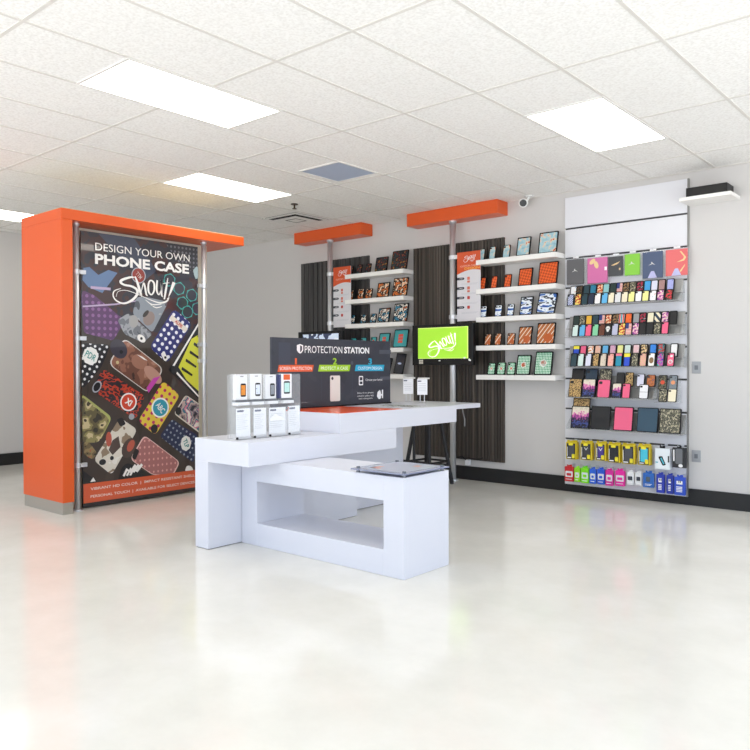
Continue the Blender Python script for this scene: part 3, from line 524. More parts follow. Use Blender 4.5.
# protection station sign
sg = thing('station_sign', (-4.66, 4.9, .94), 'long dark PROTECTION STATION sign panel standing on the tall counter', 'sign')
dk = pmat('sign_dark', 'noise', ['33363f', '383b45', '3d3f49'], 6, rough=.3)
box(-4.67, -4.652, 4.12, 5.652, .952, 1.541).build('panel', dk, sg)
box(-4.685, -4.637, 4.147, 5.652, .941, .953).build('base_rail', black, sg)
sp = Plane((-4.652, 0, 0), (0, 1, 0), (0, 0, 1), (1, 0, 0))
sw = mat('sign_white', 'f4f4f4', .5)
S_ = SG
def st(body, k, m_=sw, bold=0, dx=0): a = S_[k]; return text(body, a[0], a[1], a[2], a[3], sp, .0012, m_, sg, bold)
for sh_, mi_ in ([(rect(4.2, 4.33, 1.0, 1.5), 0), (rect(4.7, 4.705, 1.0, 1.24), 0), (rect(5.1, 5.105, 1.0, 1.24), 0), (rect(*S_['gr'][:2], *S_['gr'][2:]), 1), (rect(5.5, 5.652, 1.17, 1.2), 1), (ell(5.1, 1.33, .018), 1)]): flat('printed_pattern', [(sh_, 0)], sp, .0004, [[mat('sign_tone', '3e4351', .3), mat('sign_tone2', '50545f', .3)][mi_]], sg)
a = S_['shield']; sx, sy = (a[0] + a[1]) / 2, (a[2] + a[3]) / 2; hw, hh = (a[1] - a[0]) / 2, (a[3] - a[2]) / 2
shp = [(-1, .75), (0, 1), (1, .75), (1, -.3), (.6, -.75), (0, -1), (-.6, -.75), (-1, -.3)]
flat('shield_emblem', [([(sx + p[0] * hw, sy + p[1] * hh) for p in shp], 0)], sp, .0008, [sw], sg)
flat('shield_emblem', [([(sx + p[0] * hw * .62, sy + p[1] * hh * .72) for p in shp if p[0] >= 0], 0)], sp, .0012, [dk], sg)
st('PROTECTION', 'prot'); st('STATION', 'stat', bold=.03)
for k, c, n_, tx in (('1', 'e2602f', 'n1', 'SCREEN PROTECTION'), ('2', '9fd01c', 'n2', 'PROTECT A CASE'), ('3', '22a9cf', 'n3', 'CUSTOM DESIGN')):
    mm = mat('sign_' + k, c, .5); a = S_['b' + k]
    flat('colour_bar', [([(a[0] - .008, a[2]), (a[1] - .008, a[2]), (a[1] + .008, a[3]), (a[0] + .008, a[3])], 0)], sp, .0008, [mm], sg)
    if k == '1':
        z_ = S_[n_]; text('1', (z_[0] + z_[1]) / 2 - .012, (z_[0] + z_[1]) / 2 + .01, z_[2], z_[3], sp, .0012, mm, sg)
    else: st(k, n_, mm, .02)
    st(tx, 't' + k, sw)
for k in ('ph',):
    a = S_[k]
    flat('printed_phone', [(rnd(rect(a[0], a[1], a[2], a[3]), .015), 0)], sp, .0008, [mat('sign_cream', 'e4dfd8', .5)], sg)
    flat('printed_phone', [(ell(a[0] + .03, a[3] - .025, .014), 0)], sp, .0012, [dk], sg)
a = S_['ic']
flat('phone_icon', [(rnd(rect(a[0], a[1], a[2], a[3]), .01), 0)], sp, .0008, [sw], sg)
flat('phone_icon', [(rect(a[0] + .01, a[1] - .01, a[2] + .01, a[2] + .035), 0), (rect(a[0] + .01, a[1] - .01, a[2] + .045, a[3] - .01), 0), ], sp, .0012, [dk], sg)
st('Choose your layout', 'tx1')
a = S_['tx2']; h3 = (a[3] - a[2]) / 3
for i, s_ in enumerate(('and monograms', 'artwork, colors, text,', 'Select from photos,')):
    text(s_, a[0] + (.02 if i == 0 else 0), a[1] - (.02 if i == 0 else 0), a[2] + i * h3, a[2] + i * h3 + h3 * .72, sp, .0012, sw, sg)
a = S_['hand']
flat('hand_icon', [(rnd([(a[0], a[2] + .03), (a[0] + .03, a[2]), (a[0] + .06, a[2] + .01), (a[0] + .06, a[3] - .03), (a[0] + .045, a[3]), (a[0] + .01, a[3] - .02)], .012), 0), (rnd(rect(a[1] - .03, a[1] - .012, a[2] + .01, a[3]), .006), 0), (rect(a[0] + .06, a[1] - .03, a[2] + .035, a[2] + .05), 0)], sp, .0008, [sw], sg)

# acrylic sheet on standoffs
t = thing('acrylic_sheet', (-3.01, 3.76, fz), 'clear acrylic sheet on four chrome standoffs on the low front counter', 'display sheet')
box(-3.235, -2.80, 3.53, 4.0, fz + .02, fz + .028).build('sheet', mat('tinted_acrylic', '8f94ac', .08, alpha=.85), t)
o = MB().box(-3.2, -2.84, 3.565, 3.965, fz + .0285, fz + .029).build('print_backing', mat('acrylic_grey', 'aeb2c2', .3), t)
pf = Plane((0, 0, fz + .0293), (1, 0, 0), (0, 1, 0), (0, 0, 1)); po = mat('peach_print', 'dfa08c', .3)
flat('orange_mark', [(rect(-3.15, -3.11, 3.62, 3.72), 0), (rect(-3.15, -3.07, 3.62, 3.65), 0), (rect(-2.98, -2.94, 3.85, 3.9), 0), (rect(-2.98, -2.93, 3.84, 3.86), 0)], pf, 0, [po], t)
for a in ((-3.21, 3.575), (-2.835, 3.575), (-3.21, 3.97), (-2.835, 3.97)):
    MB().tube((*a, fz), (*a, fz + .038), .012, n=14).build('standoff', dchrome, t)

# card stands and phone boxes on the middle counter
boxprints = [('e9eaec', 'green and orange phone', ['3f8f4a', 'e08a2c', '1f2a44']), ('e9eaec', 'blue phone', ['1c2c6a', 'dfe6f4', '2a3c8a']), ('e4e5e8', 'grey phone', ['3c4048', '8a9098', '5c6068']), ('f0f0f2', 'mint phone', ['9ed3cc', 'bfe4de', '9ed3cc'])]
ords = ['leftmost', 'second from left', 'third from left', 'rightmost']
sheet = thing('acrylic_rack', (-4.3, 3.69, .788), 'wide clear acrylic rack backing the four phone boxes on the middle counter', 'display rack')
a = HD['sheet']
box(-4.252, -4.248, a[0], a[1] + .03, .788, a[3]).build('back_sheet', clear, sheet)
box(-4.248, -4.17, a[0], a[1] + .03, 1.021, 1.024).build('ledge', clear, sheet)
box(-4.25, -4.2, a[0] + .02, a[0] + .024, .788, 1.018).build('support', clear, sheet); box(-4.25, -4.2, a[1] - .024, a[1] - .02, .788, 1.018).build('support', clear, sheet)
navy = mat('navy_ink', '232a5c', .5); gtx = mat('grey_ink', 'b9bcc4', .6)
for i in range(4):
    a = HD['C%d' % (i + 1)]; X = -4.14
    c = thing('price_card_stand', (X, (a[0] + a[1]) / 2, .788), 'white price card in clear acrylic stand, %s of the four' % ords[i], 'card stand', 'price card stands on the middle counter')
    box(X - .012, X - .006, a[0], a[1], .79, a[3]).build('acrylic_back', clear, c)
    box(X - .012, X + .05, a[0], a[1], .788, .791).build('base', clear, c)
    pcard = box(X - .005, X - .003, a[0] + .008, a[1] - .004, .80, a[3] - .004).build('price_card', paper, c)
    box(X - .002, X + .0, a[0], a[1], .791, a[3]).build('acrylic_front', clear, c)
    q = Plane((X - .003, 0, 0), (0, 1, 0), (0, 0, 1), (1, 0, 0))
    fl_ = [(rnd(rect(a[0] + .016, a[0] + .075, a[3] - .028, a[3] - .014), .005), 0)] + [(rect(a[0] + .016, a[1] - .03 - (k % 3) * .012, a[3] - .05 - k * .014, a[3] - .0475 - k * .014), 1) for k in range(8)]
    if i == 3: fl_.append((rect(a[0] + .0, a[0] + .012, a[3] - .03, a[3] - .01), 2))
    flat('card_print', fl_, q, .0006, [navy, gtx, mat('red_ink', 'c23a3a', .5)], pcard)
    box(X + .002, X + .012, a[0] + .012, a[1] - .01, .791, .808).build('clip', mat('pale_clip', 'cfd1d6', .3), c)
    box(X + .001, X + .014, a[0] + .004, a[0] + .014, .791, .806).build('latch', black, c)
    if i == 2: flat('hanger_print', [([(a[0] + .015, a[3] - .08), (a[0] + .06, a[3] - .05), (a[0] + .07, a[3] - .05), (a[1] - .015, a[3] - .09), (a[1] - .015, a[3] - .1), (a[0] + .015, a[3] - .1)], 0)], q, .003, [sw], c)
    a = HD['B%d' % (i + 1)]
    bw, lab, cols = boxprints[i]
    c = thing('phone_box', (-4.2, (a[0] + a[1]) / 2, 1.024), 'white phone box printed with a %s, %s on acrylic rack' % (lab, ords[i]), 'box', 'phone boxes on the acrylic rack')
    box(-4.244, -4.196, a[0] - .008, a[0] - .005, 1.03, a[3] + .003).build('divider', clear, c)
    box(-4.232, -4.2, a[0] + .004, a[1] - .004, 1.062, a[3]).build('carton', mat('carton_%d' % i, bw, .45), c, .002)
    box(-4.236, -4.178, a[0] + .004, a[1] - .004, 1.0245, 1.046).build('acrylic_foot', mat('foot_white', 'e8eaee', .2), c)
    box(-4.236, -4.195, a[0], a[1], 1.047, 1.061).build('tray_lip', mat('lip_grey', '6c7076', .3), c)
    q = Plane((-4.2, 0, 0), (0, 1, 0), (0, 0, 1), (1, 0, 0)); w_ = a[1] - a[0]
    px0 = a[0] + w_ * (.42 if i < 3 else .25); px1 = a[0] + w_ * (.85 if i < 3 else .8)
    zt_ = a[3] - (.065 if i < 3 else .055); zb_ = zt_ - .095
    pph = flat('printed_phone', [(rnd(rect(px0, px1, zb_, zt_), .012), 0)], q, .0008, [black], c)
    flat('printed_screen', [(rect(px0 + .005, px1 - .005, zb_ + .012, zt_ - .012), 0)], q, .0014, [pmat('boxscreen_%d' % i, 'noise', cols, 30)], pph)
    flat('printed_logo', [(rect(a[0] + w_ * .4, a[0] + w_ * .65, a[3] - .018, a[3] - .013), 0)], q, .0008, [mat('grey_ink2', '707479', .6)], c)
    if i == 3:
        flat('orange_label', [(rect(a[0] + w_ * .22, a[0] + w_ * .8, a[3] - .045, a[3] - .004), 0)], q, .001, [mat('label_orange', 'e2632c', .5)], c)
        box(-4.232, -4.2, a[0] - .018, a[0] + .003, 1.062, a[3] - .004).build('blue_side', mat('side_blue', '3c4470', .5), c)

# table card holders at the back
for k, (x_, y_, zl) in enumerate(((-4.775, 6.09, 'left'), (-4.51, 5.98, 'right'))):
    zt = .935; c = thing('card_holder', (x_, y_, zt), 'small white card in stick holder on back table top, %s of two' % zl, 'card holder', 'stick card holders on the back table top')
    MB().tube((x_, y_, zt), (x_, y_, zt + .006), .035).build('base', clear, c)
    for s_ in (-.015, .015): MB().tube((x_ + s_, y_ + s_, zt + .006), (x_ + s_, y_ + s_, zt + .09), .004, n=8).build('stick', chrome, c)
    u = Vector((.757, .653, 0)); n_ = Vector((.653, -.757, 0)); o0 = Vector((x_, y_, 0))
    mcard = MB(); hw = .05
    P = [o0 + u * -hw + Vector((0, 0, zt + .08)), o0 + u * hw + Vector((0, 0, zt + .08)), o0 + u * hw + Vector((0, 0, zt + .235)), o0 + u * -hw + Vector((0, 0, zt + .235))]
    mcard.prism(P, n_ * .012).build('price_card', paper, c)
    mt = MB(); P = [o0 + u * -hw * .9 + Vector((0, 0, zt + .236)), o0 + u * hw * 1.45 + Vector((0, 0, zt + .236)), o0 + u * hw * 1.45 + Vector((0, 0, zt + .25)), o0 + u * -hw * .9 + Vector((0, 0, zt + .25))]
    mt.prism(P, n_ * .03).build('top_clip', mat('clip_white', 'dedcd6', .4), c)
    q = Plane(o0 + n_ * .012, u, (0, 0, 1), n_)
    flat('card_print', [(rect(-.045, -.01, zt + .21, zt + .22), 0)] + [(rect(-.04, .035, zt + .19 - j * .018, zt + .193 - j * .018), 1) for j in range(5)], q, .0008, [navy, gtx], c)

# bar stools behind the counter
def stool(x, y, label, rz):
    t = thing('bar_stool', (x, y, 0), label, 'stool', None)
    c, s = math.cos(rz), math.sin(rz)
    def W(a, b_, z): return (x + a * c - b_ * s, y + a * s + b_ * c, z)
    MB().tube(W(0, 0, .70), W(0, 0, .75), .17, .18, 28).build('seat', black, t, .01)
    for a, b_ in ((-1, -1), (1, -1), (1, 1), (-1, 1)):
        MB().tube(W(a * .19, b_ * .19, 0), W(a * .1, b_ * .1, .70), .022, .022, 12).build('leg', darkmetal, t)
    m = MB(); k = .165
    for (a, b_), (a2, b2) in (((-1, -1), (1, -1)), ((1, -1), (1, 1)), ((1, 1), (-1, 1)), ((-1, 1), (-1, -1))): m.tube(W(a * k, b_ * k, .25), W(a2 * k, b2 * k, .25), .012, n=10)
    m.build('foot_rest', darkmetal, t)
stool(-4.95, 6.66, 'black bar stool with slanted legs beneath and behind the tall counter', R(-4.2))

# ------------------------------------------------------------------ wall bays
def ribbed(name, x0, x1, z0, z1, mm, pitch, label):
    t = thing(name, ((x0 + x1) / 2, 7.2, z0), label, 'wall panel', 'ribbed dark wall panels')
    box(x0, x1, 7.196, 7.2149, z0, z1).build('backing', mm, t)
    m = MB(); x = x0
    while x < x1 - pitch * .3:
        m.box(x, min(x + pitch * .72, x1), 7.188, 7.196, z0, z1); x += pitch
    m.build('ribs', mm, t)
def woodmat(name, cols, sc_):
    m = mat(name, cols[0], .45); nt, N, L, b = nodes(m)
    tc = N.new('ShaderNodeTexCoord'); mp = N.new('ShaderNodeMapping'); mp.inputs['Scale'].default_value = (sc_, 1, .25)
    t = N.new('ShaderNodeTexNoise'); t.inputs['Scale'].default_value = 1; t.inputs['Detail'].default_value = 3
    L.new(tc.outputs['Object'], mp.inputs[0]); L.new(mp.outputs[0], t.inputs['Vector'])
    r = ramp(nt, [(.3, cols[0]), (.5, cols[1]), (.68, cols[2])], False); L.new(t.outputs['Fac'], r.inputs[0]); L.new(r.outputs[0], b.inputs['Base Color'])
    return m
ribbed('ribbed_panel', -5.55, -4.3, .232, 2.712, woodmat('brown_wood', ['1f1c19', '3c3630', '5e564d'], 38), .042, 'tall brown grey ribbed panel behind the green screen')
ribbed('ribbed_panel', -7.5, -6.27, .232, 2.705, woodmat('charcoal_wood', ['2a2a2b', '3b3a3a', '4c4a49'], 16), .085, 'tall charcoal ribbed panel behind the left pole')
def beam(x0, x1, y0, label):
    o = box(x0, x1, y0, YB - .001, 2.945, 3.093).build('ceiling_beam', orange, None, .003); tag(o, label, 'beam', 'orange ceiling beams')
    return o
beam(-5.499, -4.265, 6.995, 'orange box beam under ceiling above the green screen')
beam(-7.432, -6.222, 6.995, 'orange box beam under ceiling, left one above charcoal panel')
for (x_, a, b2, lb) in ((-4.895, 2.53, 1.855, 'steel pole below the right orange beam, beside the green screen'), (-6.83, 2.5, 1.86, 'steel pole below the left orange beam')):
    pole(x_, 7.07, 2.945, .034, (a, b2), lb, 'x+', .06)
SHZ = [2.46, 2.14, 1.832, 1.522, 1.202]
onm = ['top', 'second', 'third', 'fourth', 'bottom']
for bay, (x0, x1) in (('right', (-4.54, -3.585)), ('left', (-6.505, -5.56))):
    for i, z in enumerate(SHZ):
        o = box(x0, x1, 7.0, 7.187 if 0 else 7.186, z - .052, z).build('floating_shelf', shelfw, None, .002)
        tag(o, 'white floating shelf, %s of five in the %s bay' % (onm[i], bay), 'shelf', 'floating shelves of the %s bay' % bay)
        m2 = None
# filler that carries the shelves between panel and wall
for bay, (x0, x1) in (('right', (-4.298, -3.585)), ('left', (-6.268, -5.56))):
    for o in [o for o in COL.objects if o.name.startswith('floating_shelf') and o.get('label', '').endswith('the %s bay' % bay)]:
        me = o.data; z1 = max(v.co.z for v in me.vertices); z0 = min(v.co.z for v in me.vertices)
        bm = bmesh.new(); bm.from_mesh(me)
        vs = [bm.verts.new(p) for p in ((x0, 7.186, z0), (x1, 7.186, z0), (x1, YB - .0005, z0), (x0, YB - .0005, z0), (x0, 7.186, z1), (x1, 7.186, z1), (x1, YB - .0005, z1), (x0, YB - .0005, z1))]
        for f in ((0, 3, 2, 1), (4, 5, 6, 7), (0, 1, 5, 4), (1, 2, 6, 5), (2, 3, 7, 6), (3, 0, 4, 7)): bm.faces.new([vs[i] for i in f])
        bm.to_mesh(me); bm.free()

def banner(x0, x1, label, extra):
    z0, z1 = 1.80, 2.572; yb = 7.03
    t = thing('banner_sign', ((x0 + x1) / 2, yb, z0), label, 'sign', 'price list banners beside the poles')
    box(x0, x1, yb, yb + .006, z0, z1).build('board', mat('banner_white', 'd9d8dc', .4), t)
    q = Plane((0, yb, 0), (1, 0, 0), (0, 0, 1), (0, -1, 0))
    arc = [(x0 + (x1 - x0) * k / 12, 2.325 + .045 * math.sin(math.pi * min(1, (k / 12) * .75)) + .0 * k) for k in range(13)]
    flat('orange_header', [([(x0, z1), (x0, arc[0][1])] + arc[1:] + [(x1, z1)], 0)], q, .0006, [mat('banner_orange', 'd4501f', .4)], t)
    flat('script_lettering', logo(x0 + .085, x1 - .06, 2.455, 2.54, R(8)), q, .0012, [sw], t)
    text('CUSTOM CASES', x0 + .045, x1 - .04, 2.405, 2.425, q, .0012, mat('banner_pale', 'f0c9b4', .5), t)
    if extra: text('DESIGN', x0 + .1, x1 - .01, 2.372, 2.4, q, .0012, mat('banner_yellow', 'f0a545', .5), t, .03)
    for k in range(4):
        z = 2.262 - k * .107
        flat('dark_tag', [([(x0, z), (x0 + .085, z), (x0 + .1, z + .014), (x0 + .085, z + .028), (x0, z + .028)], 0)], q, .0008, [mat('tag_dark', '22283a', .4)], t)
        text(('STEP', 'PICK', 'MAKE', 'TAKE')[k] if 0 else 'CASE', x0 + .03, x0 + .075, z + .008, z + .02, q, .0014, sw, t)
        flat('red_icon', [(rnd(rect(x0 + .135, x0 + .17, z - .005, z + .03), .008), 0)] + ([(rnd(rect(x0 + .135, x0 + .17, z - .035, z - .012), .006), 0)] if k < 2 else []), q, .0008, [mat('icon_red', ('d4705a' if k < 2 else 'c23c28'), .5) if k < 2 else mat('icon_red2', 'b8362a', .5)], t)
        flat('caption_lines', [(rect(x0 + .06, x1 - .03 - .02 * j, z - .045 - j * .011, z - .042 - j * .011), 0) for j in range(2)], q, .0008, [gtx], t)
banner(-4.808, -4.5, 'orange and white list banner by the right pole above green screen', True)
banner(-6.735, -6.43, 'orange and white list banner hanging by the left pole', False)

def tv(x0, x1, z0, z1, label, scr, x_pole):
    y = 6.93
    t = thing('wall_screen', ((x0 + x1) / 2, y, z0), label, 'screen', 'screens mounted on the poles')
    box(x0, x1, y, y + .05, z0, z1).build('housing', black, t, .004)
    q = Plane((0, y, 0), (1, 0, 0), (0, 0, 1), (0, -1, 0))
    sx0, sx1, sz0, sz1 = x0 + .085, x1 - .06, z0 + .075, z1 - .035
    flat('display', [(rect(sx0, sx1, sz0, sz1), 0)], q, .001, [scr], t)
    box(x_pole - .05, x_pole + .05, y + .05, 7.034, (z0 + z1) / 2 - .05, (z0 + z1) / 2 + .05).build('bracket', darkmetal, t)
    return t, q, (sx0, sx1, sz0, sz1)
green = mat('green_screen', '9fd83a', .3, emit=.45)
t, q, (a, b2, c, d) = tv(-5.37, -4.535, 1.31, 1.772, 'black flat screen showing a lime green picture with white script', green, -4.905)
scrw = mat('screen_white', 'f0ffe0', .3, emit=.7)
flat('script_lettering', logo(a + .14, a + .53, c + .015, c + .29, R(26)), q, .0018, [scrw], t)
flat('display_edge', [(rect(a, b2, d - .008, d), 0), (rect(b2 - .012, b2, c, d), 0), (rect(a, b2, c, c + .006), 0)], q, .0014, [mat('screen_pale', 'd0f080', .3, emit=.6)], t)
flat('window_sticker', [(rect(-5.27 + i * .03, -5.244 + i * .03, 1.325 + j * .026, 1.347 + j * .026), 0) for i in (0, 1) for j in (0, 1)], q, .0016, [mat('sticker', 'cfcabf', .5)], t)
flat('small_sticker', [(rnd(rect(b2 - .06, b2 - .035, c - .005, c + .015), .005), 0), (rnd([(b2 + .0, c - .02), (b2 + .03, c - .035), (b2 + .04, c - .02), (b2 + .01, c - .0)], .005), 0), (ell(-4.98, 1.36, .014, .005), 0)], q, .002, [sw], t)
pcs = pmat('blue_screen', 'noise', ['dfe8f4', 'c9d6ea', '36405c', 'eef3fa'], 5); nt, N, L, b = nodes(pcs)
b.inputs['Emission Strength'].default_value = .35; L.new([n for n in N if n.type == 'VALTORGB'][0].outputs[0], b.inputs['Emission Color'])
tv(-7.29, -6.49, 1.30, 1.755, 'black flat screen with pale blue picture behind the station sign', pcs, -6.84)

# ------------------------------------------------------------------ phone and tablet cases
PAL = dict(teal='22404a', pteal='8fc4c6', dgreen='1d332f', blue='3f9fdc', lavw='dcdcec', navy='1f2b44', white='f0efee', sky='62b4e4', cream='efe6c8', lgrey='dfe0e0', pyel='efec9a', yelo='eab43a', grey='9a9c9e', black='161618', mintw='d3e6df', pink='ee6288', mint='86d0a2', lavg='b9bbd2', navyb='22384c', dblue='2b4a5e', skull='121214', yb='1c49c8', tp='1f90ac', wbs='eeeef0', owl='f0eee8', geo='f06a8c')
CAM = dict(bwr=['2f7fc0', 'efeff0', 'd0482e'], brn=['17130f', '5c4630', '1b1512', '8a6c48'], nvt=['16283e', '1f7a9a', '1b3450'], org=['e07a2c', 'f0d8b0', 'c84a20', 'f2a850'], brc=['5a4126', '97744a', '2e2218', 'b8a078'], gry=['23241e', '6f6c58', '3a3b30', 'b3ab90', '8c846a'], brw=['141416', 'b32c48', '1a1a1c', 'ececec'], lav=['5a64b8', 'a8aee0', '7880c8'], yr=['e8c83a', 'f0dc70', 'c23c30', '4a3a20'], pur=['241f38', '7a3c88', 'd87ab0', 'efe4d0', '3a2c58'], rdk=['141814', '1e3020', 'd8303c', '18201a'], ror=['d8301c', 'f06a24', 'b02414'], dkb=['1c1512', '6a3a28', '241a16'], wor=['f0ece4', 'e88a3c', 'f6f0e8', 'b06030'], pbp=['a9d0e4', 'e8b8a0', 'b8dcec'], mau=['9a7fb0', 'd9a8c0', '5c4a78'], wpk=['f0eeec', 'ecc4c8', 'f4f2f0'], crk=['efe2c0', '2a2620', 'e8c890', 'f0e6d0'], blu=['1c5fc0', '2f86e0', '183c90'], btr=['16181c', '2a8a90', 'c03c3c', '1c2024'], bge=['b8a890', 'd8ccb8', '988468'], cor=['d8584c', 'f0b0a0', 'c44a48'], mul=['15151a', '2ab0a8', 'd83c88', '3c50c8', '18181c'], bor=['2c4a78', 'c8743c', 'a85c30', '3a6090'], gre=['3a3c30', '6f6c54', '2a2c24', '847e60'], gro=['4a545c', '7c868c', '2c343c'])
def backmat(k):
    if k.startswith('cam:'): return pmat('print_' + k[4:], 'noise', CAM[k[4:]], 42)
    if k == 'leo': return pmat('print_leopard', 'cells', ['c8a468', '2a1d12', 'a07c44'], 85)
    if k == 'flo': return flo
    if k == 'flag': return pmat('print_flag', 'stripes', ['e8d8d0', 'd87068'], 22, rot=(0, R(90), 0))
    if k.startswith('str:'): return pmat('print_' + k[4:], 'stripes', dict(pb=['c8a0a0', '7a5a50'], twr=['2fa0b0', 'f0efee', 'd04030'])[k[4:]], 30 if k[4:] == 'pb' else 9, rot=(0, 0, 0))
    if k.startswith('dia:'): return pmat('print_' + k[4:], 'stripes', dict(bw=['1c2f90', 'e6ebf6'], nc=['20344a', 'efe6c8'], pt=['e8a0a0', 'd8bc8c'])[k[4:]], dict(bw=24, nc=7, pt=14)[k[4:]], rot=(0, R(40), 0))
    return mat('back_' + k, PAL[k], .42)
# purple flowers fading upwards into cream, as printed
flo = mat('print_flowers', '3c2c58', .45); nt, N, L, b = nodes(flo)
tc = N.new('ShaderNodeTexCoord'); se = N.new('ShaderNodeSeparateXYZ'); L.new(tc.outputs['Generated'], se.inputs[0])
tn = N.new('ShaderNodeTexNoise'); tn.inputs['Scale'].default_value = 45; L.new(tc.outputs['Object'], tn.inputs['Vector'])
ad = N.new('ShaderNodeMath'); ad.operation = 'MULTIPLY_ADD'; L.new(tn.outputs['Fac'], ad.inputs[0]); ad.inputs[1].default_value = .9; L.new(se.outputs['Z'], ad.inputs[2])
sb = N.new('ShaderNodeMath'); sb.operation = 'SUBTRACT'; L.new(ad.outputs[0], sb.inputs[0]); sb.inputs[1].default_value = .42
r = ramp(nt, [(0, '1c1c30'), (.18, '3a4a90'), (.32, '2a2440'), (.48, '9a3c8c'), (.6, 'e07ab0'), (.72, 'e8dccb'), (.95, 'd8d0b8')]); L.new(sb.outputs[0], r.inputs[0]); L.new(r.outputs[0], b.inputs['Base Color'])

_ms = {}
def rrmesh(name, w, h, r, y0, y1, m):
    key = (name, round(w, 4), round(h, 4), r, y0, y1, m.name)
    if key in _ms: return _ms[key]
    pts = rnd(rect(-w / 2, w / 2, 0, h), r, 3)
    k = len(pts); V = [(x, y0, z) for x, z in pts] + [(x, y1, z) for x, z in pts]
    Fs = [tuple(range(k)), tuple(range(2 * k - 1, k - 1, -1))] + [((i + 1) % k, i, k + i, k + (i + 1) % k) for i in range(k)]
    me = bpy.data.meshes.new(name); me.from_pydata(V, [], Fs); me.materials.append(m)
    bm = bmesh.new(); bm.from_mesh(me); bmesh.ops.recalc_face_normals(bm, faces=bm.faces); bm.to_mesh(me); bm.free()
    _ms[key] = me; return me
def child(name, me, parent, loc=(0, 0, 0)):
    o = bpy.data.objects.new(name, me); COL.objects.link(o); o.parent = parent; o.location = loc; return o
rub = mat('case_rubber', '0e0e10', .5, spec=.3)
holem = mat('camera_hole', '0c0c0e', .3)
def case(kind, x, yfront, z, w, h, look, label, cat, group, lean=12, yaw=0, th=.011, roll=0, hole=True, shellm=None, stand=False, extra=None, bw=.006):
    t = thing(kind, (x, yfront, z), label, cat, group)
    t.rotation_euler = (-R(lean), R(roll), R(yaw))
    r = min(w, h) * (.14 if w < .13 else .05)
    sh = child('shell', rrmesh('shell', w, h, r, 0, th, shellm or rub), t)
    child('printed_back', rrmesh('printed_back', w - 2 * bw, h - 2 * bw, r * .8, -.0012, .0005, look), t, (0, 0, bw))
    if hole: child('camera_hole', rrmesh('camera_hole', w * .26, w * .2, w * .06, -.002, .0, holem), sh, (-w * .27, 0, h - w * .36))
    if stand:
        me = _ms.get(('easel', round(w, 2)))
        if not me:
            mb = MB(); ww = w * .3
            mb.prism([(-ww, th + .0005, .0), (-ww, th + .004, .0), (-ww, th + .004, h * .8), (-ww, th + .0005, h * .8)], (2 * ww, 0, 0))
            me = bpy.data.meshes.new('easel'); me.from_pydata(mb.v, [], mb.f); me.materials.append(clear); _ms[('easel', round(w, 2))] = me
        child('easel', me, t)
    if extra: extra(t, w, h)
    return t
def band(m_, z0f, z1f, nm='colour_band'):
    def f(t, w, h): child(nm, rrmesh(nm, w - .012, (z1f - z0f) * h - .006, .004, -.0022, -.001, m_), t, (0, 0, z0f * h))
    return f
def blob(m_, n, fx, fz, rx, rz):
    def f(t, w, h):
        key = ('blob', m_.name, round(w, 3), round(h, 3), fx, fz, rx, rz); me = _ms.get(key)
        if not me:
            P = ell(fx * w, fz * h, rx * w, rz * h, 16); me = bpy.data.meshes.new(n); me.from_pydata([(a, -.0024, b_) for a, b_ in P], [], [tuple(range(16))]); me.materials.append(m_); _ms[key] = me
        child(n, me, t)
    return f
def multi(*fs):
    def f(t, w, h):
        for g_ in fs: g_(t, w, h)
    return f
bone = mat('bone_white', 'e8e8e6', .5); owlb = mat('owl_brown', '8a6844', .5)
EX = dict(skull=multi(blob(bone, 'skull_print', 0, .6, .3, .17), blob(bone, 'jaw_print', 0, .42, .18, .1), blob(holem, 'eye_print', -.12, .58, .08, .05), blob(holem, 'eye_print', .12, .58, .08, .05)),
    yb=band(mat('band_yellow', 'f0e23a', .45), .7, 1), tp=band(mat('band_pink', 'f07a90', .45), .78, 1), wbs=band(mat('band_black', '1a1a1c', .4), .46, .52),
    owl=multi(blob(owlb, 'owl_print', 0, .45, .3, .22), blob(holem, 'eye_print', -.12, .56, .06, .03), blob(holem, 'eye_print', .12, .56, .06, .03)),
    geo=multi(blob(bone, 'ring_print', 0, .35, .3, .15), blob(backmat('geo'), 'ring_print', 0, .35, .2, .1), blob(bone, 'ring_print', .1, .75, .2, .08)))
EX['flag'] = lambda t, w, h: child('flag_canton', rrmesh('flag_canton', w * .42, h * .42, .003, -.0022, -.001, mat('flag_blue', '2c3a78', .45)), t, (-w * .2, 0, h * .53))
EX['cam:gre'] = blob(mat('emblem_red', 'd84a28', .5), 'emblem', 0, .5, .25, .14); EX['cam:gro'] = blob(mat('emblem_orange', 'e89a6a', .5), 'emblem', 0, .5, .25, .14)
ordn = ['first', 'second', 'third', 'fourth', 'fifth', 'sixth', 'seventh', 'eighth', 'ninth', 'tenth', 'eleventh', 'twelfth', 'thirteenth', 'fourteenth', 'fifteenth', 'sixteenth']

# slat wall
slw = mat('slatwall_white', 'e0e1e6', .4)
sl = thing('slat_wall', (-2.96, YB, .076), 'tall white slatted display wall hung with phone accessories', 'display wall')
seams = [3.031, 2.709, 2.405, 2.10, 1.785, 1.473, 1.168, .858, .548, .077]
for i in range(9):
    box(-3.576, -2.348, 7.19, 7.2148, seams[i + 1] + (.009 if i < 8 else 0), seams[i] - (.009 if i else 0)).build('slat_panel', slw, sl, .003)
box(-3.572, -2.352, 7.203, 7.2146, .08, 3.02).build('groove_backing', mat('groove', '4a4a4c', .6, metal=.3), sl)
box(-2.348, -2.336, 7.186, 7.2148, .077, 3.031).build('side_trim', mat('side_trim', '8b8b88', .4, metal=.4), sl)

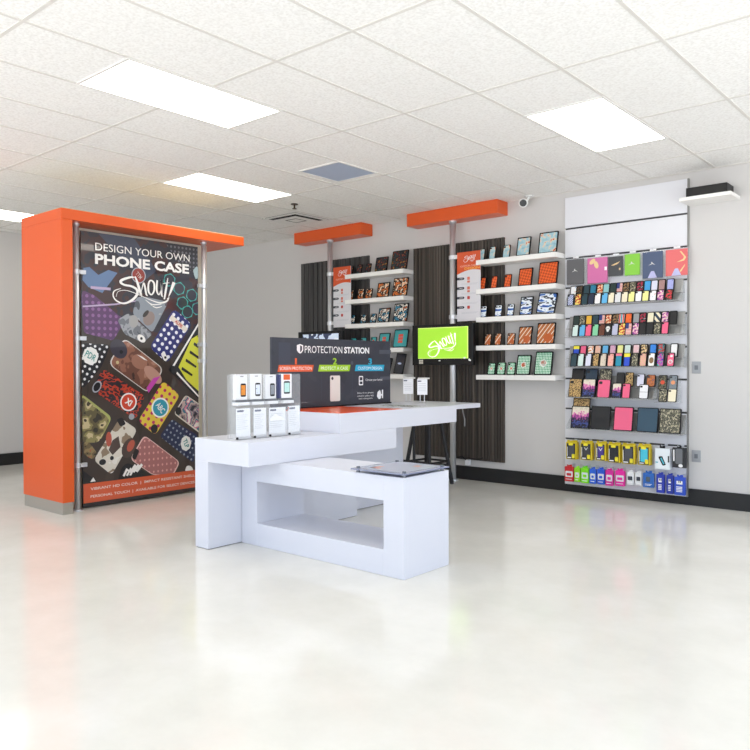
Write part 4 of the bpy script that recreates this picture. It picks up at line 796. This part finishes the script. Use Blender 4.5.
def tray(name_, x0, x1, zb, zu, ztop, label, y0=7.035):
    t = thing('acrylic_tray', ((x0 + x1) / 2, 7.12, zb), label, 'tray', 'acrylic trays on the slat wall')
    a = R(12); s_, c_ = math.sin(a), math.cos(a)
    MB().box(x0, x1, y0, 7.188, zb - .0035, zb - .0005).build('bottom_ledge', frost, t)
    MB().box(x0, x1, y0, y0 + .003, zb - .0005, zb + .006).build('front_lip', clear, t)
    if zu: MB().box(x0, x1, 7.083, 7.188, zu - .0045, zu - .0005).build('upper_ledge', frost, t)
    P = [(x0, 7.125, zb), (x0, 7.129, zb), (x0, 7.129 + (ztop - zb) * .19, ztop), (x0, 7.125 + (ztop - zb) * .19, ztop)]
    MB().prism([(p[0], min(p[1], 7.187), p[2]) for p in P], (x1 - x0, 0, 0)).build('back_plate', frost, t)
    for x_ in (x0 - .003, x1): MB().prism([(x_, y0, zb - .005), (x_, 7.188, zb - .005), (x_, 7.188, ztop - .03), (x_, 7.15, ztop - .03), (x_, y0, zb + .02)], (.003, 0, 0)).build('side_plate', clear, t)
def place(items, tray_, tier, w=.071):
    n = len(items)
    for i, (x_, zb, zt, look, pat) in enumerate(items):
        up = tier == 'upper'
        h = .132 if up else (zt - zb) / math.cos(R(12)) + .004
        z = (zt - h * math.cos(R(12))) if up else zb
        yt = 7.12 if up else 7.068
        yf = yt - h * math.sin(R(12))
        case('phone_case', x_, yf, z + .002, w, h, backmat(pat), '%s phone case, %s from left, %s tier of %s tray' % (look, ordn[i], tier, tray_), 'phone case', 'phone cases in the %s tray' % tray_, extra=EX.get(pat), hole=not up, bw=.0085)
for tn_ in ('top', 'second', 'third'):
    U_, Lo = ROWS[tn_ + '|upper'], ROWS[tn_ + '|lower']
    zb = min(i[1] for i in Lo); zt = max(i[2] for i in U_); zu = min(i[2] for i in U_) - .132 * math.cos(R(12))
    dz = {k: (i[1] - zb) for k, i in enumerate(Lo)}
    Lo2 = [(i[0], zb, i[2] - (i[1] - zb), i[3], i[4]) for i in Lo]; U2 = [(i[0], i[1], zu + .132 * math.cos(R(12)), i[3], i[4]) for i in U_]
    place(U2, tn_, 'upper'); place(Lo2, tn_, 'lower')
    tray(tn_, -3.505, -2.355 if tn_ != 'top' else -2.372, zb, zu, zu + .125, 'grey acrylic two tier tray, %s of those on the white slat wall' % ('topmost' if tn_ == 'top' else tn_))
def placed(L_, name_, kind, cat, group, y, suffix, lean=10, mk=None):
    for i, (x0, x1, zb, zt, look, pat) in enumerate(L_):
        w_ = x1 - x0; h = (zt - zb) / math.cos(R(lean)); yy = y - h * math.sin(R(lean))
        case(kind, (x0 + x1) / 2, yy, zb + .001, w_, h, backmat(pat), look + ' ' + suffix, cat, group, lean=lean, extra=EX.get(pat), bw=.007)
zu = 1.105
for L_, y, tier in ((D_UP, 7.12, 'upper'), (D_LO, 7.06, 'lower')):
    for (x0, x1, zb, zt, look, pat) in L_:
        w_ = x1 - x0; up = tier == 'upper'
        base = (1.096 if x0 < -2.6 else 1.07) if up else (.983 if x0 < -2.6 else .9595)
        if not up and x0 < -2.6: zt = zt + .983 - zb
        h = (zt - base) / math.cos(R(12))
        case('phone_case', (x0 + x1) / 2, y - h * math.sin(R(12)), base + .002, w_, h, backmat(pat), look + ', %s tier of fourth tray' % tier, 'phone case', 'phone cases in the fourth tray', extra=EX.get(pat), hole='floral' not in look)
tray('fourth', -3.472, -2.6, .983, 1.096, 1.2, 'grey acrylic tray holding large phone cases, fourth from top', 7.012)
t = thing('acrylic_tray', (-2.48, 7.12, .955), 'small clear holder at right end of the fourth row', 'tray', 'acrylic trays on the slat wall')
MB().box(-2.59, -2.385, 7.01, 7.188, .9545, .959).build('bottom_ledge', clear, t)
MB().box(-2.59, -2.385, 7.135, 7.138, .959, 1.17).build('back_plate', clear, t)
MB().box(-2.59, -2.385, 7.083, 7.134, 1.066, 1.0695).build('upper_ledge', clear, t)
tray('bottom', -3.475, -3.02, .669, None, .84, 'grey acrylic tray under the floral and black tablet cases', 7.02)
tray('bottom', -3.005, -2.345, .6665, None, .84, 'grey acrylic tray under pink, blue and camouflage tablet cases', 7.02)
for (x0, x1, zb, zt, look, pat) in E_F:
    base = .672; h = (zt - base) / math.cos(R(10)); w_ = x1 - x0
    case('tablet_case', (x0 + x1) / 2, 7.068 - h * math.sin(R(10)), base, w_, h, backmat(pat), look + ' standing in the bottom tray of the slat wall', 'tablet case', 'tablet cases in the bottom trays', lean=10, hole=False, bw=.009)
x0, x1, zb, zt, look, pat = E_T[0]
case('tablet_case', (x0 + x1) / 2, 7.095 - .05, .672, x1 - x0, .31, backmat(pat), look + ' standing behind the purple floral one', 'tablet case', 'tablet cases in the bottom trays', lean=11, hole=False, bw=.009)

def hook(x_, z_, yf, label):
    t = MB().tube((x_, 7.19, z_), (x_, yf - .02, z_ + .004), .0028, n=8).tube((x_, yf - .02, z_ + .004), (x_, yf - .022, z_ + .015), .0028, n=8).box(x_ - .015, x_ + .015, 7.186, 7.1895, z_ - .012, z_ + .012).build('display_hook', chrome)
    tag(t, label, 'hook', 'slat wall hooks')
slc = dict(zip(('dark grey', 'pink', 'charcoal', 'lime green', 'navy', 'coral red'), ('5a5a5c', 'cf6ba2', '3f4144', '83c83c', '455473', 'e06a6a')))
silver = mat('silver_ink', 'd8d8d4', .4); gold = mat('gold_ink', 'e8c890', .4)
for i, (x0, x1, zb, zt, look) in enumerate(SLEEVES):
    w_, h = x1 - x0, zt - zb
    t = thing('tablet_sleeve', ((x0 + x1) / 2, 7.15, zb), '%s tablet sleeve hanging on top row of slat wall' % look, 'tablet sleeve', 'tablet sleeves hung on the slat wall')
    box(x0, x1, 7.135, 7.15, zb, zt).build('cover', mat('sleeve_' + look, slc[look], .4), t, .003)
    pk = box(x0 - .008 if i else x0 - .004, x1 + .018, 7.151, 7.156, zb - .008, zt + .012).build('clear_pack', clear, t)
    box((x0 + x1) / 2 - .03, (x0 + x1) / 2 + .03, 7.151, 7.154, zt + .012, zt + .03).build('hang_tab', paper, t)
    q = Plane((0, 7.135, 0), (1, 0, 0), (0, 0, 1), (0, -1, 0)); cx_ = (x0 + x1) / 2; cz_ = (zb + zt) / 2
    if look in ('dark grey', 'lime green', 'navy'):
        flat('logo_print', [([(cx_ - .04, cz_ - .005), (cx_, cz_ + .018), (cx_ + .03, cz_ - .002), (cx_, cz_ + .008)], 0), (ell(cx_ - .005, cz_ + .022, .006), 0)], q, .0008, [silver], t)
    if look == 'charcoal': flat('logo_print', [([(cx_ - .045, cz_ + .01), (cx_ - .01, cz_ + .025), (cx_ + .05, cz_ + .045), (cx_ + .02, cz_ + .018), (cx_ - .02, cz_ + .008)], 0), (ell(cx_ + .045, cz_ - .03, .009, .012), 0)], q, .0008, [gold], t)
    if look == 'pink': flat('logo_print', [(ell(cx_ - .05, zt - .035, .035, .022, a=.7), 0), (ell(cx_ - .01, zt - .07, .022, .038, a=.3), 0), (rect(x1 - .03, x1 - .004, cz_ - .005, cz_ + .03), 1)], q, .0008, [gold, sw], t)
    if look == 'coral red':
        flat('logo_print', [([(cx_ + p[0], cz_ + p[1]) for p in ((.03, .1), (.045, .1), (.09, .04), (.07, .01), (0, .0), (.06, .025), (.07, .045))], 0), ([(cx_ + .03, cz_ - .085), (cx_ + .08, cz_ - .02), (cx_ + .075, cz_ - .04), (cx_ + .04, cz_ - .095)], 0)], q, .0008, [gold], t)
    if look in ('navy', 'coral red'): flat('lilac_tag', [([(cx_ - .045, zb), (cx_ + .045, zb), (cx_ + .015, zb + .065), (cx_ - .012, zb + .065)], 0)], q, .001, [mat('lilac', 'b9b9e0', .4)], t)
    hook(cx_, zt + .021, 7.15, 'small steel hook holding the %s tablet sleeve' % look)

CC = dict(cgrey='4a4c54', ccharc='3a3b40', cpurp='4c3c92', cblack='2a2b2e', cturq='48c4dc')
byel = mat('box_yellow', 'd8c020', .45); bblk = mat('box_black', '22221e', .45); btag = mat('box_tag', 'f0e030', .45)
for i, (x0, x1, zb, zt, look, k) in enumerate(BOXES):
    w_, h = x1 - x0, zt - zb; yf = 7.08; cx_ = (x0 + x1) / 2
    t = thing('accessory_box', (cx_, yf, zb), look + ', hanging low on the slat wall', 'box', 'boxed cases hung on the slat wall')
    q = Plane((0, yf, 0), (1, 0, 0), (0, 0, 1), (0, -1, 0))
    if k in CC:
        box(x0, x1, yf, yf + .06, zb, zt - .012).build('carton', byel, t, .002)
        flat('window', [(rect(x0 + .008, x1 - .012, zb + .004, zt - .024), 0)], q, .0008, [bblk], t)
        flat('case_in_window', [(rnd(rect(x0 + .026, x1 - .022, zb + .03, zt - .035), .012), 0)], q, .0014, [mat('boxed_' + k, CC[k], .4)], t)
        flat('yellow_badge', [(rnd(rect(cx_ - .028, cx_ + .02, zt - .045, zt - .018), .01), 0)], q, .002, [btag], t)
        flat('yellow_badge', [(rnd(rect(x1 - .048, x1 - .016, zb + .012, zb + .055), .008), 0)], q, .002, [btag], t)
        flat('white_caption', [(rect(x0 + .016, cx_, zb + .012, zb + .022), 0), (rect(x0 + .012, x0 + .018, zb + .03, zt - .06), 0)], q, .002, [sw], t)
        box(x0, x1, yf + .028, yf + .031, zt - .012, zt + .006).build('hang_tab', byel, t)
        if k == 'cpurp' or k == 'ccharc': flat('printed_mark', [([(cx_ - .02, zt - .06), (cx_, zt - .09), (cx_ + .02, zt - .06), (cx_ + .012, zt - .06), (cx_, zt - .08), (cx_ - .012, zt - .06)], 0)], q, .002, [sw], t)
    elif k == 'white':
        box(x0, x1, yf, yf + .05, zb, zt - .02).build('carton', mat('carton_white', 'e6edf2', .4), t, .002)
        box(cx_ - .03, cx_ + .02, yf + .02, yf + .023, zt - .02, zt + .005).build('hang_tab', black, t)
        P = [(cx_ - .035, zb + .045), (cx_ + .01, zb + .03), (cx_ + .035, zb + .1), (cx_ - .01, zb + .115)]
        flat('printed_phone', [(rnd([(p[0] - .0, p[1]) for p in ((cx_ - .03, zb + .12), (cx_ - .035, zb + .11), (cx_ + .005, zb + .035), (cx_ + .035, zb + .045), (cx_, zb + .125))], .008), 0)], q, .0008, [black], t)
        flat('printed_screen', [([(cx_ - .018, zb + .105), (cx_ + .01, zb + .05), (cx_ + .022, zb + .055), (cx_ - .005, zb + .112)], 0), (rect(x0 + .006, x0 + .03, zb + .06, zb + .07), 0)], q, .0014, [mat('cyan_print', '52b4c8', .4)], t)
        flat('side_print', [(rect(x1 - .016, x1 - .002, zb + .07, zb + .13), 0)], q, .0014, [mat('dark_print', '34383c', .4)], t)
    else:
        box(x0, x1, yf + .01, yf + .04, zb, zt - .01).build('carton', mat('armband_black', '26272a', .5), t, .004)
        q = Plane((0, yf + .01, 0), (1, 0, 0), (0, 0, 1), (0, -1, 0))
        flat('armband', [(rnd(rect(x0 + .03, x1 - .03, zb + .035, zt - .02), .015), 0), (ell(cx_ + .015, zb + .02, .02, .016), 1), (rect(x0 + .01, x0 + .022, zb + .06, zt - .03), 1)], q, .001, [mat('armband_grey', '6d7074', .5), sw], t)
        box(cx_ - .02, cx_ + .02, yf + .02, yf + .023, zt - .01, zt + .008).build('hang_tab', black, t)
    hook(cx_, zt + .001, yf + .0, 'small steel hook holding the %s' % look)
PK = {'red': 'c92a30', 'lime green': '9ae028', 'bright green': '7fe01f', 'blue': '2f66d8', 'royal blue': '2457cf', 'magenta': 'd82c9c', 'hot pink': 'e62aa0', 'white': 'e6e8ea', 'white and grey': 'dfe1e3', 'light blue': '2a66b8', 'dark blue': '2337a8', 'deep blue': '2236a0', 'glossy blue': '2c50c0'}
for i, (x0, x1, zb, zt, look) in enumerate(PACKS):
    w_, h = x1 - x0, zt - zb; yf = 7.07 if x1 > -2.4 else 7.08; cx_ = (x0 + x1) / 2
    t = thing('cable_pack', (cx_, yf, zb), '%s hanging accessory pack, %s from left in the lowest row' % (look, ordn[i]), 'package', 'accessory packs in the lowest row')
    box(x0, x1 - .006, yf, yf + .035, zb, zt - .02).build('pack', mat('pack_' + look, PK[look], .35), t, .004)
    q = Plane((0, yf, 0), (1, 0, 0), (0, 0, 1), (0, -1, 0))
    if i < 9:
        flat('clear_window', [(rnd(rect(x0 + .01, x1 - .012, zb + .045, zt - .065), .01), 0)], q, .0008, [mat('window_white', 'e4e8ea', .3)], t)
        flat('product', [(rnd(rect(x0 + .022, x1 - .026, zb + .058, zt - .085) if i < 7 else rect(x0 + .012, x1 - .016, zb + .045, zt - .06), .008), 0)], q, .0014, [mat('product_' + look, PK[look], .4) if i < 7 else mat('product_dark', '2e3440', .4)], t)
        flat('caption', [(rect(x0 + .012, x1 - .02, zb + .02, zb + .026), 0)], q, .0014, [sw], t)
    elif i == 9:
        flat('product', [(rnd(rect(x0 + .03, x1 - .04, zb + .055, zt - .055), .008), 0)], q, .0008, [mat('product_grey', '4a5864', .4)], t)
        flat('caption', [(rect(x0 + .02, x1 - .025, zb + .03, zb + .034), 0), (rect(x0 + .02, x1 - .035, zb + .02, zb + .024), 0)], q, .0008, [sw], t)
    else:
        flat('product', [(rnd(rect(x0 + .02, x1 - .028, zb + .1, zt - .055), .006), 0)] + [(rect(x0 + .018, x1 - .03, zb + .03 + j * .014, zb + .038 + j * .014), 0) for j in range(4)], q, .0008, [sw], t)
        flat('dark_detail', [(rect(cx_ - .012, cx_ - .004, zb + .115, zb + .135), 0), (rect(cx_ + .002, cx_ + .01, zb + .115, zb + .135), 0)], q, .0016, [mat('product_dark', '2e3440', .4)], t)
    box(cx_ - w_ * .3, cx_ + w_ * .25, yf + .015, yf + .018, zt - .02, zt).build('hang_tab', mat('tab_' + look, PK[look], .35), t)
    hook(cx_, zt - .004, yf, 'small steel hook holding the %s accessory pack, lowest row' % look)

# devices on the bay shelves
BP = dict(floral=pmat('print_floralblue', 'noise', ['8fb8c6', '9cc3cf', 'a9cdd6', 'e0cdb4', 'd0502f'], 20),
  orange=pmat('print_orangewave', 'checks', ['ea6426', 'b8440f'], 46, rot=(0, R(30), 0)),
  landscape=pmat('print_landscape', 'noise', ['1c3c8c', '2f6ab8', 'e6eef4', '1b2438', 'dfe8ee'], 14, squash=(.5, 1, 1.6)),
  radial=pmat('print_radial', 'stripes', ['e8cdb4', 'b85c24', '6a2c14', 'c8702c'], 8, rot=(0, R(-35), 0)),
  green=pmat('print_chevron', 'checks', ['2f9a64', 'd8efe0'], 80, rot=(0, R(45), 0)),
  mosaic=pmat('print_mosaic', 'noise', ['101216', '18484e', '141418', '15151a', '8e3028', 'a89434'], 34),
  photo=pmat('print_figures', 'noise', ['120e0c', 'd8702c', '1a120e', 'ecd4b8', 'e08c48'], 18),
  figures=pmat('print_cartoon', 'noise', ['101418', '3a84a4', '14161c', 'efe8dc', '181a20', 'd86a34'], 16),
  tealred=mat('print_teal', '3aa0a4', .4), dark=mat('print_darkpanel', '1a1e2c', .35))
LK = dict(floral='pale blue floral', orange='orange patterned', landscape='blue and white landscape printed', radial='orange and cream fan printed', green='green checked', mosaic='black mosaic patterned', photo='orange and black figure printed', figures='black, blue and orange collage', tealred='teal', dark='dark navy')
redp = mat('print_redtext', 'd8503c', .4); dotp = mat('print_orangedot', 'f07a50', .4)
for bay in ('right', 'left'):
    cnt = {}
    for (r_, pat, x0, x1, h) in BAYS[bay]:
        i = cnt.get(r_, 0); cnt[r_] = i + 1
        w_ = x1 - x0; tab = w_ > .12 or pat == 'dark'
        hh = h / math.cos(R(12))
        ex = None
        if pat == 'tealred': ex = lambda t, w, h_: [child('red_lettering', rrmesh('red_lettering', w * .32, h_ * .14, .003, -.0022, -.001, redp), t, (0, 0, h_ * (.25 + .17 * j))) for j in range(3)]
        if pat == 'green': ex = multi(blob(mat('dot_pale', 'e8efe4', .4), 'dot_ring', 0, .5, .2, .2 * w_ / hh), blob(dotp, 'dot_print', .001, .5, .15, .15 * w_ / hh))
        if pat == 'radial': ex = blob(mat('fan_core', 'c05c24', .4), 'fan_print', .15, .3, .25, .2)
        if pat == 'dark': ex = blob(mat('pale_ink', 'b8c4e0', .4), 'logo_print', 0, .5, .2, .05)
        rl = 5 if (pat == 'landscape' and i == 4) or pat == 'dark' else 0
        case('tablet_case' if tab else 'phone_case', (x0 + x1) / 2, 7.08 - (hh * math.sin(R(12)) * .5 if 0 else .03), SHZ[r_] + .0015 + (.006 if rl else 0), w_, hh, BP[pat], '%s %s case, %s from left, %s shelf, %s bay' % (LK[pat], 'tablet' if tab else 'phone', ordn[i], onm[r_], bay), 'tablet case' if tab else 'phone case', 'cases on the shelves of the %s bay' % bay, stand=True, extra=ex, hole=not tab, roll=rl, bw=.013 if tab else .008)

# small things on the right wall, outlets, plugs
t = thing('wall_bracket', (-2.2, 7.1, 2.79), 'white wall bracket shelf jutting out at the top right', 'bracket')
box(-2.335, -1.9, 6.93, 7.2145, 2.775, 2.805).build('shelf', shelfw, t)
o = box(-2.3, -1.95, 7.0, 7.2, 2.806, 2.9).build('black_box', black, None, .004); tag(o, 'black electronic box on the white bracket at top right', 'box')
for z_, lb in ((1.28, 'grey wall switch plate right of the slat wall, upper of two'), (.46, 'grey wall outlet plate right of the slat wall, lower of two')):
    t = thing('wall_plate', (-2.27, YB, z_), lb, 'outlet')
    box(-2.31, -2.23, 7.207, 7.2149, z_ - .055, z_ + .055).build('plate', mat('plate_grey', '9fa2a6', .5), t, .002)
    box(-2.285, -2.255, 7.203, 7.207, z_ - .02, z_ + .02).build('socket', mat('socket_grey', '70747a', .5), t)
t = thing('power_adapter', (-4.75, 7.14, .2), 'small white power plug with black cable near foot of right pole', 'plug')
box(-4.78, -4.73, 7.14, 7.187, .175, .235).build('plug', paper, t, .003)
m = MB(); pts = [(-4.76, 7.13, .235), (-4.8, 7.12, .27), (-4.86, 7.11, .262), (-4.82, 7.1, .25), (-4.72, 7.1, .262), (-4.6, 7.12, .255), (-4.55, 7.16, .27)]
for a, b2 in zip(pts, pts[1:]): m.tube(a, b2, .006, n=8)
m.build('cable', black, t)
